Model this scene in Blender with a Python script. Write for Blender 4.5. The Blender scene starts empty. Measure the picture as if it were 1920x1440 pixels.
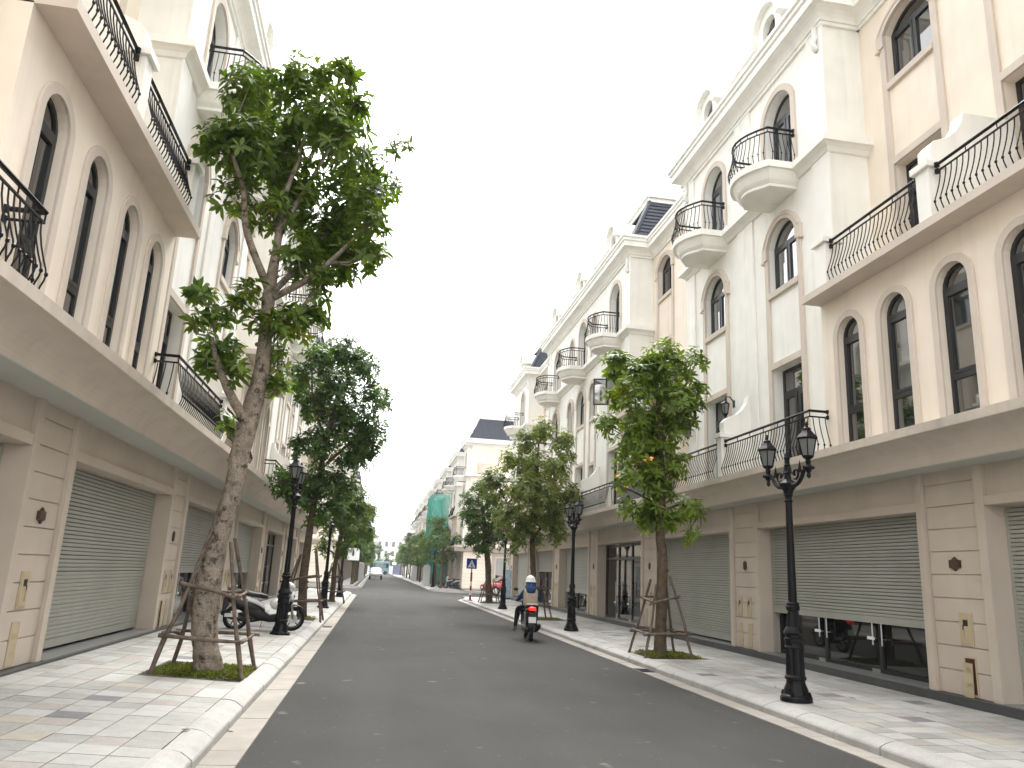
import bpy, math, random
import numpy as np
from mathutils import Vector, Matrix, Quaternion
random.seed(11); np.random.seed(11)
S = bpy.context.scene
COL = S.collection
R_ = math.radians
PI = math.pi

# ---------------------------------------------------------------- camera
cam = bpy.data.cameras.new('camera')
cam.lens = 36 * 1443 / 1920; cam.sensor_width = 36; cam.sensor_fit = 'HORIZONTAL'
cam.clip_start = .05; cam.clip_end = 3000
camo = bpy.data.objects.new('camera', cam); COL.objects.link(camo)
ROT = Matrix(((0.98436024, -0.08497847, -0.15431646), (-0.17003268, -0.22914561, -0.95842641), (0.04608467, 0.96967569, -0.24001094)))
camo.matrix_world = Matrix.Translation((0, 0, 1.6)) @ ROT.to_4x4()
S.camera = camo

# ---------------------------------------------------------------- sky, sun, exposure
SUN_EL, SUN_AZ = R_(54), R_(14)      # soft sun behind high cloud, ahead of the camera and to the right
W = bpy.data.worlds.new('World'); S.world = W; W.use_nodes = True
nt = W.node_tree; nt.nodes.clear()
sky = nt.nodes.new('ShaderNodeTexSky'); sky.sky_type = 'NISHITA'; sky.sun_disc = False
sky.sun_elevation = SUN_EL; sky.sun_rotation = SUN_AZ
sky.air_density = 1.0; sky.dust_density = 6.0; sky.ozone_density = 1.0
hs = nt.nodes.new('ShaderNodeHueSaturation'); hs.inputs['Saturation'].default_value = .10
mx = nt.nodes.new('ShaderNodeMix'); mx.data_type = 'RGBA'; mx.inputs[0].default_value = .40
mx.inputs[7].default_value = (9.6, 9.7, 9.9, 1)       # even cloud layer
bg = nt.nodes.new('ShaderNodeBackground'); bg.inputs['Strength'].default_value = .15
wo = nt.nodes.new('ShaderNodeOutputWorld')
nt.links.new(sky.outputs[0], hs.inputs['Color']); nt.links.new(hs.outputs[0], mx.inputs[6])
nt.links.new(mx.outputs[2], bg.inputs['Color']); nt.links.new(bg.outputs[0], wo.inputs[0])
sun = bpy.data.lights.new('sun', 'SUN'); sun.energy = .95; sun.angle = R_(24); sun.color = (1, .965, .91)
suno = bpy.data.objects.new('sun', sun); COL.objects.link(suno)
sd = Vector((math.sin(SUN_AZ) * math.cos(SUN_EL), math.cos(SUN_AZ) * math.cos(SUN_EL), math.sin(SUN_EL)))
suno.rotation_euler = sd.to_track_quat('Z', 'Y').to_euler()
S.view_settings.view_transform = 'Standard'; S.view_settings.look = 'None'
S.view_settings.gamma = 1; S.view_settings.use_curve_mapping = False
S.view_settings.exposure = 1.54
S.render.engine = 'CYCLES'
S.cycles.max_bounces = 6; S.cycles.diffuse_bounces = 4; S.cycles.glossy_bounces = 3

# ---------------------------------------------------------------- materials
def _n(t, k, **kw):
    n = t.nodes.new(k)
    for a, b in kw.items(): setattr(n, a, b)
    return n
def mat(name, base, rough=.7, var=.06, scale=3., bump=0., bscale=60., spec=.3, metal=0., grime=0., speck=0., spscale=250., streak=0., coat=0., emit=None):
    m = bpy.data.materials.new(name); m.use_nodes = True
    t = m.node_tree; p = t.nodes['Principled BSDF']
    p.inputs['Roughness'].default_value = rough; p.inputs['Metallic'].default_value = metal
    p.inputs['Specular IOR Level'].default_value = spec
    if coat: p.inputs['Coat Weight'].default_value = coat; p.inputs['Coat Roughness'].default_value = .08
    g = _n(t, 'ShaderNodeNewGeometry'); L = t.links.new
    def noise(sc, det=4, vec=None):
        n = _n(t, 'ShaderNodeTexNoise'); n.inputs['Scale'].default_value = sc; n.inputs['Detail'].default_value = det
        L(vec or g.outputs['Position'], n.inputs['Vector']); return n
    def scaled(sx, sy, sz):
        v = _n(t, 'ShaderNodeVectorMath', operation='MULTIPLY'); v.inputs[1].default_value = (sx, sy, sz)
        L(g.outputs['Position'], v.inputs[0]); return v.outputs[0]
    def ramp(src, a, b, lo, hi):
        r = _n(t, 'ShaderNodeMapRange'); r.inputs[1].default_value = a; r.inputs[2].default_value = b
        r.inputs[3].default_value = lo; r.inputs[4].default_value = hi; L(src, r.inputs[0]); return r.outputs[0]
    fac = ramp(noise(scale).outputs[0], .3, .7, 1 - var, 1 + var)
    def mul(a, b):
        q = _n(t, 'ShaderNodeMath', operation='MULTIPLY'); L(a, q.inputs[0]); L(b, q.inputs[1]); return q.outputs[0]
    if speck: fac = mul(fac, ramp(noise(spscale, 2).outputs[0], .35, .65, 1 - speck, 1 + speck))
    if grime: fac = mul(fac, ramp(noise(.7, 6).outputs[0], .48, .75, 1, 1 - grime))
    if streak: fac = mul(fac, ramp(noise(1., 5, scaled(5, 5, .35)).outputs[0], .52, .8, 1, 1 - streak))
    mc = _n(t, 'ShaderNodeVectorMath', operation='SCALE'); mc.inputs[0].default_value = base[:3]; L(fac, mc.inputs['Scale'])
    L(mc.outputs[0], p.inputs['Base Color'])
    if bump:
        b = _n(t, 'ShaderNodeBump'); b.inputs['Strength'].default_value = bump; b.inputs['Distance'].default_value = .02
        L(noise(bscale, 5).outputs[0], b.inputs['Height']); L(b.outputs[0], p.inputs['Normal'])
    if emit:
        p.inputs['Emission Color'].default_value = (*emit[:3], 1); p.inputs['Emission Strength'].default_value = emit[3]
    return m
M = {}
M['white'] = mat('white stucco', (0.864, 0.853, 0.794), .85, .035, 2.2, .05, 45, .2, grime=.07, streak=.10)
M['white2'] = mat('white stucco far', (0.869, 0.859, 0.816), .85, .03, 2.2, 0, 45, .2, grime=.05, streak=.05)
M['cream'] = mat('cream stucco', (.84, .75, .63), .85, .04, 1.6, .05, 45, .2, grime=.08, streak=.09)
M['yellow'] = mat('yellowish cream stucco', (0.803, 0.676, 0.484), .85, .04, 1.6, .05, 45, .2, grime=.08, streak=.09)
M['beige'] = mat('pinkish beige stucco', (.525, .452, .378), .85, .05, 1.8, .06, 50, .2, grime=.08, streak=.06)
M['trim'] = mat('beige trim stucco', (.63, .555, .475), .85, .04, 2.5, .04, 50, .2, grime=.08, streak=.1)
M['lip'] = mat('weathered canopy edge', (.55, .485, .41), .85, .07, 5, .06, 40, .2, grime=.2, streak=.14)
M['soffit'] = mat('pale grey green soffit paint', (0.493, 0.501, 0.451), .85, .03, 2, .03, 50, .2)
M['shutter'] = mat('grey green painted steel', (.345, .345, .30), .5, .04, 1.5, 0, 50, .35, grime=.1)
M['shutter2'] = mat('light grey painted steel', (.50, .50, .45), .5, .04, 1.5, 0, 50, .35, grime=.1)
M['shadowgap'] = mat('painted shop shade', (.03, .03, .028), .9, .1)  # near-black colour stands in for the shade inside the shops
M['frame'] = mat('anthracite aluminium frame', (.017, .018, .020), .38, .05, 4, 0, 50, .45)
M['glass'] = mat('dark window glass', (.010, .013, .013), .03, .05, 1, 0, 50, .9)
M['glasslit'] = mat('pale reflecting window glass', (.05, .06, .062), .02, .05, 1, 0, 50, 1.0, coat=1.0)
for k_, i_ in (('glass', 1.95), ('glasslit', 1.95)): M[k_].node_tree.nodes['Principled BSDF'].inputs['IOR'].default_value = i_
M['glasslit'].node_tree.nodes['Principled BSDF'].inputs['Coat IOR'].default_value = 1.9; M['glasslit'].node_tree.nodes['Principled BSDF'].inputs['Coat Roughness'].default_value = .02
M['shopglass'] = mat('dark shop glass', (.008, .009, .009), .03, .05, 1, 0, 50, .6)
M['threshold'] = mat('grey polished stone with painted sky sheen', (.20, .205, .195), .35, .08, 6, 0, 50, .4, grime=.2)  # lighter than the plinth: sky reflected on its top is put into the colour
M['iron'] = mat('black wrought iron', (.004, .004, .005), .45, .1, 8, .03, 90, .22)
M['granite_dark'] = mat('dark grey plinth granite', (0.060, 0.062, 0.064), .45, .12, 5, .05, 80, .4, grime=.25, speck=.2)
M['bronze'] = mat('dark bronze plaque', (.085, .05, .028), .5, .25, 40, .3, 120, .5, metal=.4)
M['cabinet'] = mat('yellowish cream steel cabinet', (0.456, 0.376, 0.248), .5, .04, 5, 0, 50, .35)
M['rust'] = mat('reddish brown hollow', (.07, .028, .02), .9, .3, 8)
M['steel'] = mat('brushed steel', (.55, .55, .54), .3, .05, 30, 0, 50, .5, metal=.9)
M['sticker'] = mat('white paper label', (.8, .8, .78), .8, .02)
M['tile_roof'] = mat('slate blue roof tile', (.055, .06, .078), .55, .18, 6, .1, 60, .35)
M['pipe'] = mat('white plastic pipe', (.75, .74, .70), .5, .04)
M['t_white'] = mat('pale granite paver', (0.357, 0.353, 0.325), .75, .07, 9, .06, 120, .25, speck=.20, spscale=150, grime=.26)
M['t_white2'] = mat('whitish granite paver', (0.394, 0.391, 0.366), .75, .06, 9, .06, 120, .25, speck=.09, grime=.14)
M['t_grey'] = mat('light grey granite paver', (0.308, 0.308, 0.282), .75, .07, 9, .06, 120, .25, speck=.20, spscale=150, grime=.26)
M['t_pink'] = mat('pinkish granite paver', (0.331, 0.303, 0.275), .75, .07, 9, .06, 120, .25, speck=.20, spscale=150, grime=.26)
M['t_beige'] = mat('beige granite paver', (0.370, 0.339, 0.282), .75, .07, 9, .06, 120, .25, speck=.1, grime=.12)
M['t_dark'] = mat('blue grey granite paver', (0.172, 0.172, 0.178), .7, .1, 9, .06, 120, .25, speck=.2)
M['grout'] = mat('dirty grey joint mortar', (.085, .08, .07), .95, .2, 10, .1, 90, .1)
M['kerb'] = mat('pale granite kerb', (0.381, 0.374, 0.348), .75, .07, 7, .18, 45, .25, speck=.20, spscale=140, grime=.30)
M['gutter'] = mat('pinkish gutter slab', (0.319, 0.294, 0.262), .85, .08, 4, .08, 60, .2, speck=.08, grime=.28)
M['wood'] = mat('weathered stake wood', (.135, .102, .078), .85, .35, 14, .4, 40, .2)
M['soil'] = mat('damp soil', (.065, .05, .035), .95, .3, 20, .4, 40, .1)
M['deadleaf'] = mat('dry brown leaf', (.22, .06, .025), .7, .2, 30)
M['blackplastic'] = mat('black scooter plastic', (.005, .005, .006), .35, .1, 5, 0, 50, .5)
M['tyre'] = mat('tyre rubber', (.009, .009, .009), .8, .1, 30, .1, 100, .2)
M['whitepaint'] = mat('glossy white paint', (.78, .78, .77), .2, .02, 3, 0, 50, .5, coat=.5)
M['redpaint'] = mat('glossy dark red paint', (.36, .025, .035), .2, .05, 3, 0, 50, .5, coat=.7)
M['tail'] = mat('lit red tail lamp', (.3, .01, .01), .3, .02, emit=(1, .05, .02, .40))
M['lampglass'] = mat('frosted lantern glass', (.17, .175, .165), .30, .05, 10, 0, 50, .4)
M['vest'] = mat('khaki work vest', (.42, .34, .26), .9, .1, 9, .25, 25, .15)
M['denim'] = mat('blue jacket cloth', (.018, .055, .135), .85, .15, 12, .25, 30, .15)
M['black_cloth'] = mat('black trouser cloth', (.006, .006, .008), .9, .15, 12, .25, 30, .15)
M['skin'] = mat('skin', (.42, .25, .17), .6, .05, 20)
M['helmet'] = mat('white helmet shell', (.8, .79, .75), .3, .03, 3, 0, 50, .5)
M['shoe'] = mat('grey brown shoe leather', (.13, .11, .095), .7, .15, 20)
M['blue'] = mat('blue road sign face', (.012, .055, .36), .4, .03)
M['bluewhite'] = mat('pale blue banner print', (.42, .56, .68), .6, .2, 5)
M['red'] = mat('red sign paint', (.36, .02, .02), .45, .05)
M['purple'] = mat('purple poster print', (.17, .165, .25), .6, .4, 9)
M['orange'] = mat('amber lit sign letters', (.5, .2, .05), .5, .1, emit=(1, .38, .10, .4))
M['gold'] = mat('dull gold lettering', (.35, .24, .06), .5, .2, 20)
M['greysign'] = mat('grey sign cloth', (.13, .125, .125), .8, .1)
M['busblue'] = mat('teal blue coach paint', (.16, .28, .33), .4, .1, 2)
M['grass_dry'] = mat('grass clod', (.05, .08, .018), .9, .4, 40)

def special_net():
    m = mat('green scaffold netting', (.03, .34, .27), .8, .2, 4)
    t = m.node_tree; p = t.nodes['Principled BSDF']; o = t.nodes['Material Output']
    tr = _n(t, 'ShaderNodeBsdfTransparent'); tl = _n(t, 'ShaderNodeBsdfTranslucent'); tl.inputs[0].default_value = (.03, .4, .32, 1)
    a = _n(t, 'ShaderNodeMixShader'); a.inputs[0].default_value = .35; b = _n(t, 'ShaderNodeMixShader'); b.inputs[0].default_value = .38
    t.links.new(p.outputs[0], a.inputs[1]); t.links.new(tl.outputs[0], a.inputs[2])
    t.links.new(a.outputs[0], b.inputs[1]); t.links.new(tr.outputs[0], b.inputs[2]); t.links.new(b.outputs[0], o.inputs[0]); return m
M['net'] = special_net()

def leafmat(name, dark, light, rough=.42):
    m = bpy.data.materials.new(name); m.use_nodes = True; t = m.node_tree; L = t.links.new
    p = t.nodes['Principled BSDF']; p.inputs['Roughness'].default_value = rough; p.inputs['Specular IOR Level'].default_value = .28
    g = _n(t, 'ShaderNodeNewGeometry'); oi = _n(t, 'ShaderNodeObjectInfo')
    ad = _n(t, 'ShaderNodeMath', operation='ADD'); fr = _n(t, 'ShaderNodeMath', operation='FRACT')
    L(g.outputs['Random Per Island'], ad.inputs[0]); L(oi.outputs['Random'], ad.inputs[1]); L(ad.outputs[0], fr.inputs[0])
    n = _n(t, 'ShaderNodeTexNoise'); n.inputs['Scale'].default_value = 1.1; n.inputs['Detail'].default_value = 2; L(g.outputs['Position'], n.inputs['Vector'])
    s = _n(t, 'ShaderNodeMath', operation='MULTIPLY_ADD'); s.inputs[1].default_value = .65; L(fr.outputs[0], s.inputs[0])
    s2 = _n(t, 'ShaderNodeMath', operation='MULTIPLY_ADD'); s2.inputs[1].default_value = 1.3; s2.inputs[2].default_value = -.45; L(n.outputs[0], s2.inputs[0]); L(s2.outputs[0], s.inputs[2])
    r = _n(t, 'ShaderNodeValToRGB'); e = r.color_ramp.elements
    e[0].position = 0; e[0].color = (*dark, 1); e[1].position = .97; e[1].color = (*light, 1)
    q = r.color_ramp.elements.new(.985); q.color = (light[0] * 2.1, light[1] * 1.25, light[2] * .8, 1)
    L(s.outputs[0], r.inputs[0]); L(r.outputs[0], p.inputs['Base Color'])
    tl = _n(t, 'ShaderNodeBsdfTranslucent'); hv = _n(t, 'ShaderNodeHueSaturation'); hv.inputs['Value'].default_value = 1.6; hv.inputs['Saturation'].default_value = 1.15
    L(r.outputs[0], hv.inputs['Color']); L(hv.outputs[0], tl.inputs[0])
    a = _n(t, 'ShaderNodeMixShader'); a.inputs[0].default_value = .34
    L(p.outputs[0], a.inputs[1]); L(tl.outputs[0], a.inputs[2]); L(a.outputs[0], t.nodes['Material Output'].inputs[0]); return m
M['leafA'] = leafmat('dark glossy leaf', (0.034, 0.070, 0.013), (0.141, 0.207, 0.031))
M['leafB'] = leafmat('yellow green leaf', (0.050, 0.095, 0.014), (0.222, 0.298, 0.042))
M['leafC'] = leafmat('deep green leaf', (0.029, 0.068, 0.020), (0.105, 0.178, 0.038))
M['leafD'] = leafmat('olive green leaf', (0.064, 0.103, 0.025), (0.243, 0.281, 0.074))
M['grass'] = leafmat('short grass', (0.050, 0.069, 0.011), (0.165, 0.182, 0.033), .7)

def barkmat():
    m = mat('grey brown bark with dark patches', (.255, .212, .168), .9, .25, 9, .7, 22, .15, speck=.25, spscale=60)
    t = m.node_tree; L = t.links.new; p = t.nodes['Principled BSDF']; src = p.inputs['Base Color'].links[0].from_socket
    g = _n(t, 'ShaderNodeNewGeometry'); n = _n(t, 'ShaderNodeTexNoise'); n.inputs['Scale'].default_value = 7; n.inputs['Detail'].default_value = 8; n.inputs['Roughness'].default_value = .72
    L(g.outputs['Position'], n.inputs['Vector'])
    r = _n(t, 'ShaderNodeMapRange'); r.inputs[1].default_value = .52; r.inputs[2].default_value = .62; L(n.outputs[0], r.inputs[0])
    mxx = _n(t, 'ShaderNodeMix'); mxx.data_type = 'RGBA'; L(r.outputs[0], mxx.inputs[0]); L(src, mxx.inputs[6]); mxx.inputs[7].default_value = (.06, .045, .034, 1)
    L(mxx.outputs[2], p.inputs['Base Color']); return m
M['bark'] = barkmat()
M['bark2'] = mat('brown bark', (0.104, 0.077, 0.052), .9, .3, 9, .6, 22, .15, speck=.3, spscale=60)

def asphalt():
    m = mat('grey asphalt', (0.0612, 0.0599, 0.0574), .92, .10, .55, .35, 260, .07, speck=.24, spscale=420)
    t = m.node_tree; L = t.links.new; p = t.nodes['Principled BSDF']; src = p.inputs['Base Color'].links[0].from_socket
    g = _n(t, 'ShaderNodeNewGeometry')
    def layer(src, sc, stretch, lo, hi, col, mask=None, det=3, w=0):
        v = _n(t, 'ShaderNodeVectorMath', operation='MULTIPLY'); v.inputs[1].default_value = stretch; L(g.outputs['Position'], v.inputs[0])
        ad = _n(t, 'ShaderNodeVectorMath', operation='ADD'); ad.inputs[1].default_value = (w, w * .7, 0); L(v.outputs[0], ad.inputs[0])
        n = _n(t, 'ShaderNodeTexNoise'); n.inputs['Scale'].default_value = sc; n.inputs['Detail'].default_value = det; L(ad.outputs[0], n.inputs['Vector'])
        r = _n(t, 'ShaderNodeMapRange'); r.inputs[1].default_value = lo; r.inputs[2].default_value = hi; L(n.outputs[0], r.inputs[0])
        q = _n(t, 'ShaderNodeMix'); q.data_type = 'RGBA'; L(r.outputs[0], q.inputs[0]); L(src, q.inputs[6]); q.inputs[7].default_value = (*col, 1)
        return q.outputs[2]
    src = layer(src, 2.6, (1, 1, 1), .665, .72, (0.1400, 0.1365, 0.1260), det=6)          # pale cement splashes
    src = layer(src, 15, (1, 1.4, 1), .70, .73, (.140, .137, .13), det=2, w=31)    # small flecks
    src = layer(src, .8, (1, .12, 1), .5, .8, (0.0728, 0.0714, 0.0686), det=3, w=7)     # wheel tracks
    src = layer(src, .5, (1, .3, 1), .55, .8, (0.0476, 0.0469, 0.0455), det=4, w=77)
    L(src, p.inputs['Base Color']); return m
M['asphalt'] = asphalt()
# ---------------------------------------------------------------- mesh and object helpers
WL = {}                                   # world place of every object that can be a parent
def link(name, mesh, mats=None, parent=None, loc=None, rot=None):
    o = bpy.data.objects.new(name, mesh); COL.objects.link(o)
    if mats and mesh is not None and not mesh.materials:
        for m in (mats if isinstance(mats, (list, tuple)) else [mats]): mesh.materials.append(M[m])
    org = WL[parent.name] if parent else Vector((0, 0, 0))
    if parent: o.parent = parent
    o.location = (Vector(loc) - org) if loc is not None else (0, 0, 0)
    WL[o.name] = Vector(loc) if loc is not None else org.copy()
    if rot: o.rotation_euler = rot
    return o
def tag(o, label=None, cat=None, group=None, kind=None):
    if label: o['label'] = label
    if cat: o['category'] = cat
    if group: o['group'] = group
    if kind: o['kind'] = kind
    return o
def thing(name, label, cat, loc, group=None, rz=0):
    o = link(name, None, loc=loc); o.rotation_euler = (0, 0, rz); o.empty_display_size = .2
    return tag(o, label, cat, group)

class MB:
    """collects solids; v is the distance across the street, mirrored for the left-hand row"""
    def __init__(s, side=1, dv=0.):
        s.v = []; s.f = []; s.mi = []; s.side = side; s.dv = dv
    def P(s, p):
        v = p[0] + s.dv
        return (v if s.side > 0 else 3.9 - v, p[1], p[2])
    def add(s, vs, fs, m=0):
        b = len(s.v); s.v += [s.P(p) for p in vs]
        for f in fs: s.f.append(tuple(b + i for i in (f if s.side > 0 else f[::-1]))); s.mi.append(m)
    def box(s, a0, a1, b0, b1, c0, c1, m=0):
        vs = [(a, b, c) for a in (a0, a1) for b in (b0, b1) for c in (c0, c1)]
        s.add(vs, [(0, 1, 3, 2), (4, 6, 7, 5), (0, 4, 5, 1), (2, 3, 7, 6), (0, 2, 6, 4), (1, 5, 7, 3)], m)
    def prism(s, poly, ax, a0, a1, m=0):
        n = len(poly)
        def q(u, w, a): return {'v': (a, u, w), 'y': (u, a, w), 'z': (u, w, a)}[ax]
        vs = [q(u, w, a0) for u, w in poly] + [q(u, w, a1) for u, w in poly]
        s.add(vs, [tuple(range(n))[::-1], tuple(range(n, 2 * n))] + [(i, (i + 1) % n, n + (i + 1) % n, n + i) for i in range(n)], m)
    def loft(s, rings, m=0, cap=True, closed=True):
        n = len(rings[0]); vs = [p for r in rings for p in r]; fs = []
        for k in range(len(rings) - 1):
            for i in range(n if closed else n - 1): fs.append((k * n + i, k * n + (i + 1) % n, (k + 1) * n + (i + 1) % n, (k + 1) * n + i))
        if cap: fs += [tuple(range(n))[::-1], tuple(range((len(rings) - 1) * n, len(rings) * n))]
        s.add(vs, fs, m)
    def tube(s, pts, r, n=6, m=0, cap=True):
        pts = [Vector(p) for p in pts]; rs = r if isinstance(r, (list, tuple)) else [r] * len(pts); rings = []; up = None
        for i, p in enumerate(pts):
            t = (pts[min(i + 1, len(pts) - 1)] - pts[max(i - 1, 0)]).normalized()
            if up is None: up = Vector((0, 0, 1)) if abs(t.z) < .9 else Vector((1, 0, 0))
            a = t.cross(up).normalized(); b = a.cross(t).normalized(); up = b
            rings.append([tuple(p + (a * math.cos(2 * PI * k / n) + b * math.sin(2 * PI * k / n)) * rs[i]) for k in range(n)])
        s.loft(rings, m, cap)
    def lathe(s, prof, cx=0, cy=0, n=12, m=0, cap=True, flute=0):
        s.loft([[(cx + (r * (1 - flute * (k % 2))) * math.cos(2 * PI * k / n), cy + (r * (1 - flute * (k % 2))) * math.sin(2 * PI * k / n), z) for k in range(n)] for r, z in prof], m, cap)
    def sect(s, secs, n=12, e=2.5, m=0):
        """closed body lofted along y: (y, z centre, half width, half height[, x centre])"""
        rings = []
        for q in secs:
            y, zc, hw, hh = q[:4]; xc = q[4] if len(q) > 4 else 0
            ring = []
            for k in range(n):
                c, d = math.cos(2 * PI * k / n), math.sin(2 * PI * k / n)
                ring.append((xc + hw * math.copysign(abs(c) ** (2 / e), c), y, zc + hh * math.copysign(abs(d) ** (2 / e), d)))
            rings.append(ring)
        s.loft(rings, m)
    def mesh(s, name, org=(0, 0, 0), smooth=False):
        me = bpy.data.meshes.new(name); o = Vector(org)
        me.from_pydata([(x - o.x, y - o.y, z - o.z) for x, y, z in s.v], [], s.f)
        if any(s.mi): me.polygons.foreach_set('material_index', s.mi)
        if smooth: me.polygons.foreach_set('use_smooth', [True] * len(me.polygons))
        me.update(); return me
    def build(s, name, mats=None, parent=None, smooth=False, bevel=0, kind=None):
        org = WL[parent.name] if parent else Vector((0, 0, 0))
        o = link(name, s.mesh(name, org, smooth), mats, parent)
        if bevel:
            b = o.modifiers.new('edge', 'BEVEL'); b.width = bevel; b.segments = 2; b.limit_method = 'ANGLE'; b.angle_limit = R_(50)
        if kind: o['kind'] = kind
        return o

def copy_tree(o, parent=None, off=None):
    c = o.copy(); COL.objects.link(c)
    if parent: c.parent = parent
    WL[c.name] = WL[o.name] + (off or Vector((0, 0, 0)))
    for ch in list(o.children): copy_tree(ch, c, off)
    return c

def arc(ya, yb, sp, rise, n=10, off=0.):
    a = (yb - ya) / 2; yc = (ya + yb) / 2; Rr = (a * a + rise * rise) / (2 * rise); zc = sp + rise - Rr
    th = math.asin(min(1, a / Rr)); th = th if rise <= a else PI - th
    Ro = Rr + off
    return [(yc + Ro * math.sin(-th + 2 * th * i / n), zc + Ro * math.cos(-th + 2 * th * i / n)) for i in range(n + 1)]

def wall(mb, v0, v1, y0, y1, z0, z1, ops, m=0):
    """wall slab with openings (ya, yb, za, zb, rise); the solids butt together, reveals come from the thickness"""
    groups = {}
    for o in ops: groups.setdefault((o[0], o[1]), []).append(o)
    cur = y0
    for (ya, yb), L in sorted(groups.items()):
        if ya > cur + 1e-4: mb.box(v0, v1, cur, ya, z0, z1, m)
        zc = z0; top = None
        for (_, _, za, zb, rise) in sorted(L, key=lambda q: q[2]) + [(0, 0, z1, None, 0)]:
            if za > zc + 1e-4:
                if top: mb.prism(top + [(yb, za), (ya, za)], 'v', v0, v1, m)
                else: mb.box(v0, v1, ya, yb, zc, za, m)
            if zb is None: break
            zc = zb; top = arc(ya, yb, zb - rise, rise) if rise else None
        cur = yb
    if cur < y1 - 1e-4: mb.box(v0, v1, cur, y1, z0, z1, m)

def window(par, sd, dv, v, ya, yb, z0, z1, rise, style, lod=0, gm='glass', name='window'):
    """framed window standing in an opening; panes are children"""
    w = MB(sd, dv); b = .055; sp = z1 - rise
    if rise:
        o = arc(ya, yb, sp, rise); i = arc(ya + b, yb - b, sp, max(.03, rise - b * .9))
        w.prism([(ya, z0)] + o + [(yb, z0), (yb - b, z0)] + i[::-1] + [(ya + b, z0)], 'v', v, v + .07)
    else:
        w.prism([(ya, z0), (ya, z1), (yb, z1), (yb, z0), (yb - b, z0), (yb - b, z1 - b), (ya + b, z1 - b), (ya + b, z0)], 'v', v, v + .07)
    w.box(v, v + .068, ya + b, yb - b, z0, z0 + b)
    ym = (ya + yb) / 2; cells = []
    def rect(a, c, d, e, sash=.0):
        if sash:
            s2 = sash
            for q in ((a, a + s2, d, e), (c - s2, c, d, e), (a + s2, c - s2, d, d + s2), (a + s2, c - s2, e - s2, e)): w.box(v - .012, v + .05, *q)
            a, c, d, e = a + s2, c - s2, d + s2, e - s2
        cells.append([(a, d), (c, d), (c, e), (a, e)])
    ia, ib = ya + b, yb - b
    if style == 'tall':
        t1, t2 = sp - .02, z0 + (z1 - z0) * .30
        for t in (t1, t2): w.box(v - .004, v + .066, ia, ib, t - .04, t + .04)
        cells.append([(ia, t1 + .04), (ib, t1 + .04)] + [q for q in arc(ia, ib, sp, max(.03, rise - b * .9))[::-1] if q[1] > t1 + .04])
        rect(ia, ib, t2 + .04, t1 - .04, .045); rect(ia, ib, z0 + b, t2 - .04)
    else:
        t1 = sp - .03 if rise else z1 - .50
        w.box(v - .004, v + .066, ia, ib, t1 - .04, t1 + .04); w.box(v - .002, v + .064, ym - .03, ym + .03, z0 + b, t1 - .04)
        if rise: cells.append([(ia, t1 + .04), (ib, t1 + .04)] + [q for q in arc(ia, ib, sp, max(.03, rise - b * .9))[::-1] if q[1] > t1 + .04])
        else: rect(ia, ib, t1 + .04, z1 - b)
        if style == 'door':
            rect(ia, ym - .03, z0 + b, t1 - .04, .07); rect(ym + .03, ib, z0 + b, t1 - .04, .07)
            w.box(v - .05, v - .03, ym - .055, ym - .035, z0 + .9, z0 + 1.15)
        else:
            rect(ia, ym - .03, z0 + b, t1 - .04, .04); rect(ym + .03, ib, z0 + b, t1 - .04, .04)
    if lod >= 2:
        for c in cells: w.prism(c, 'v', v + .02, v + .028, 1)
        return w.build(name, ['frame', gm], par)
    wo_ = w.build(name, 'frame', par)
    for c in cells:
        cy = sum(q[0] for q in c) / len(c); cz = sum(q[1] for q in c) / len(c)
        g = MB(sd, dv); g.prism(c, 'v', v + .022, v + .03)
        ctr = Vector(g.P((v + .025, cy, cz)))
        g.v = [tuple(Vector(p) - ctr) for p in g.v]
        link('pane', g.mesh('pane'), gm, wo_, ctr, (0, random.uniform(-.006, .006), random.uniform(-.009, .009)))
    return wo_

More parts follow.
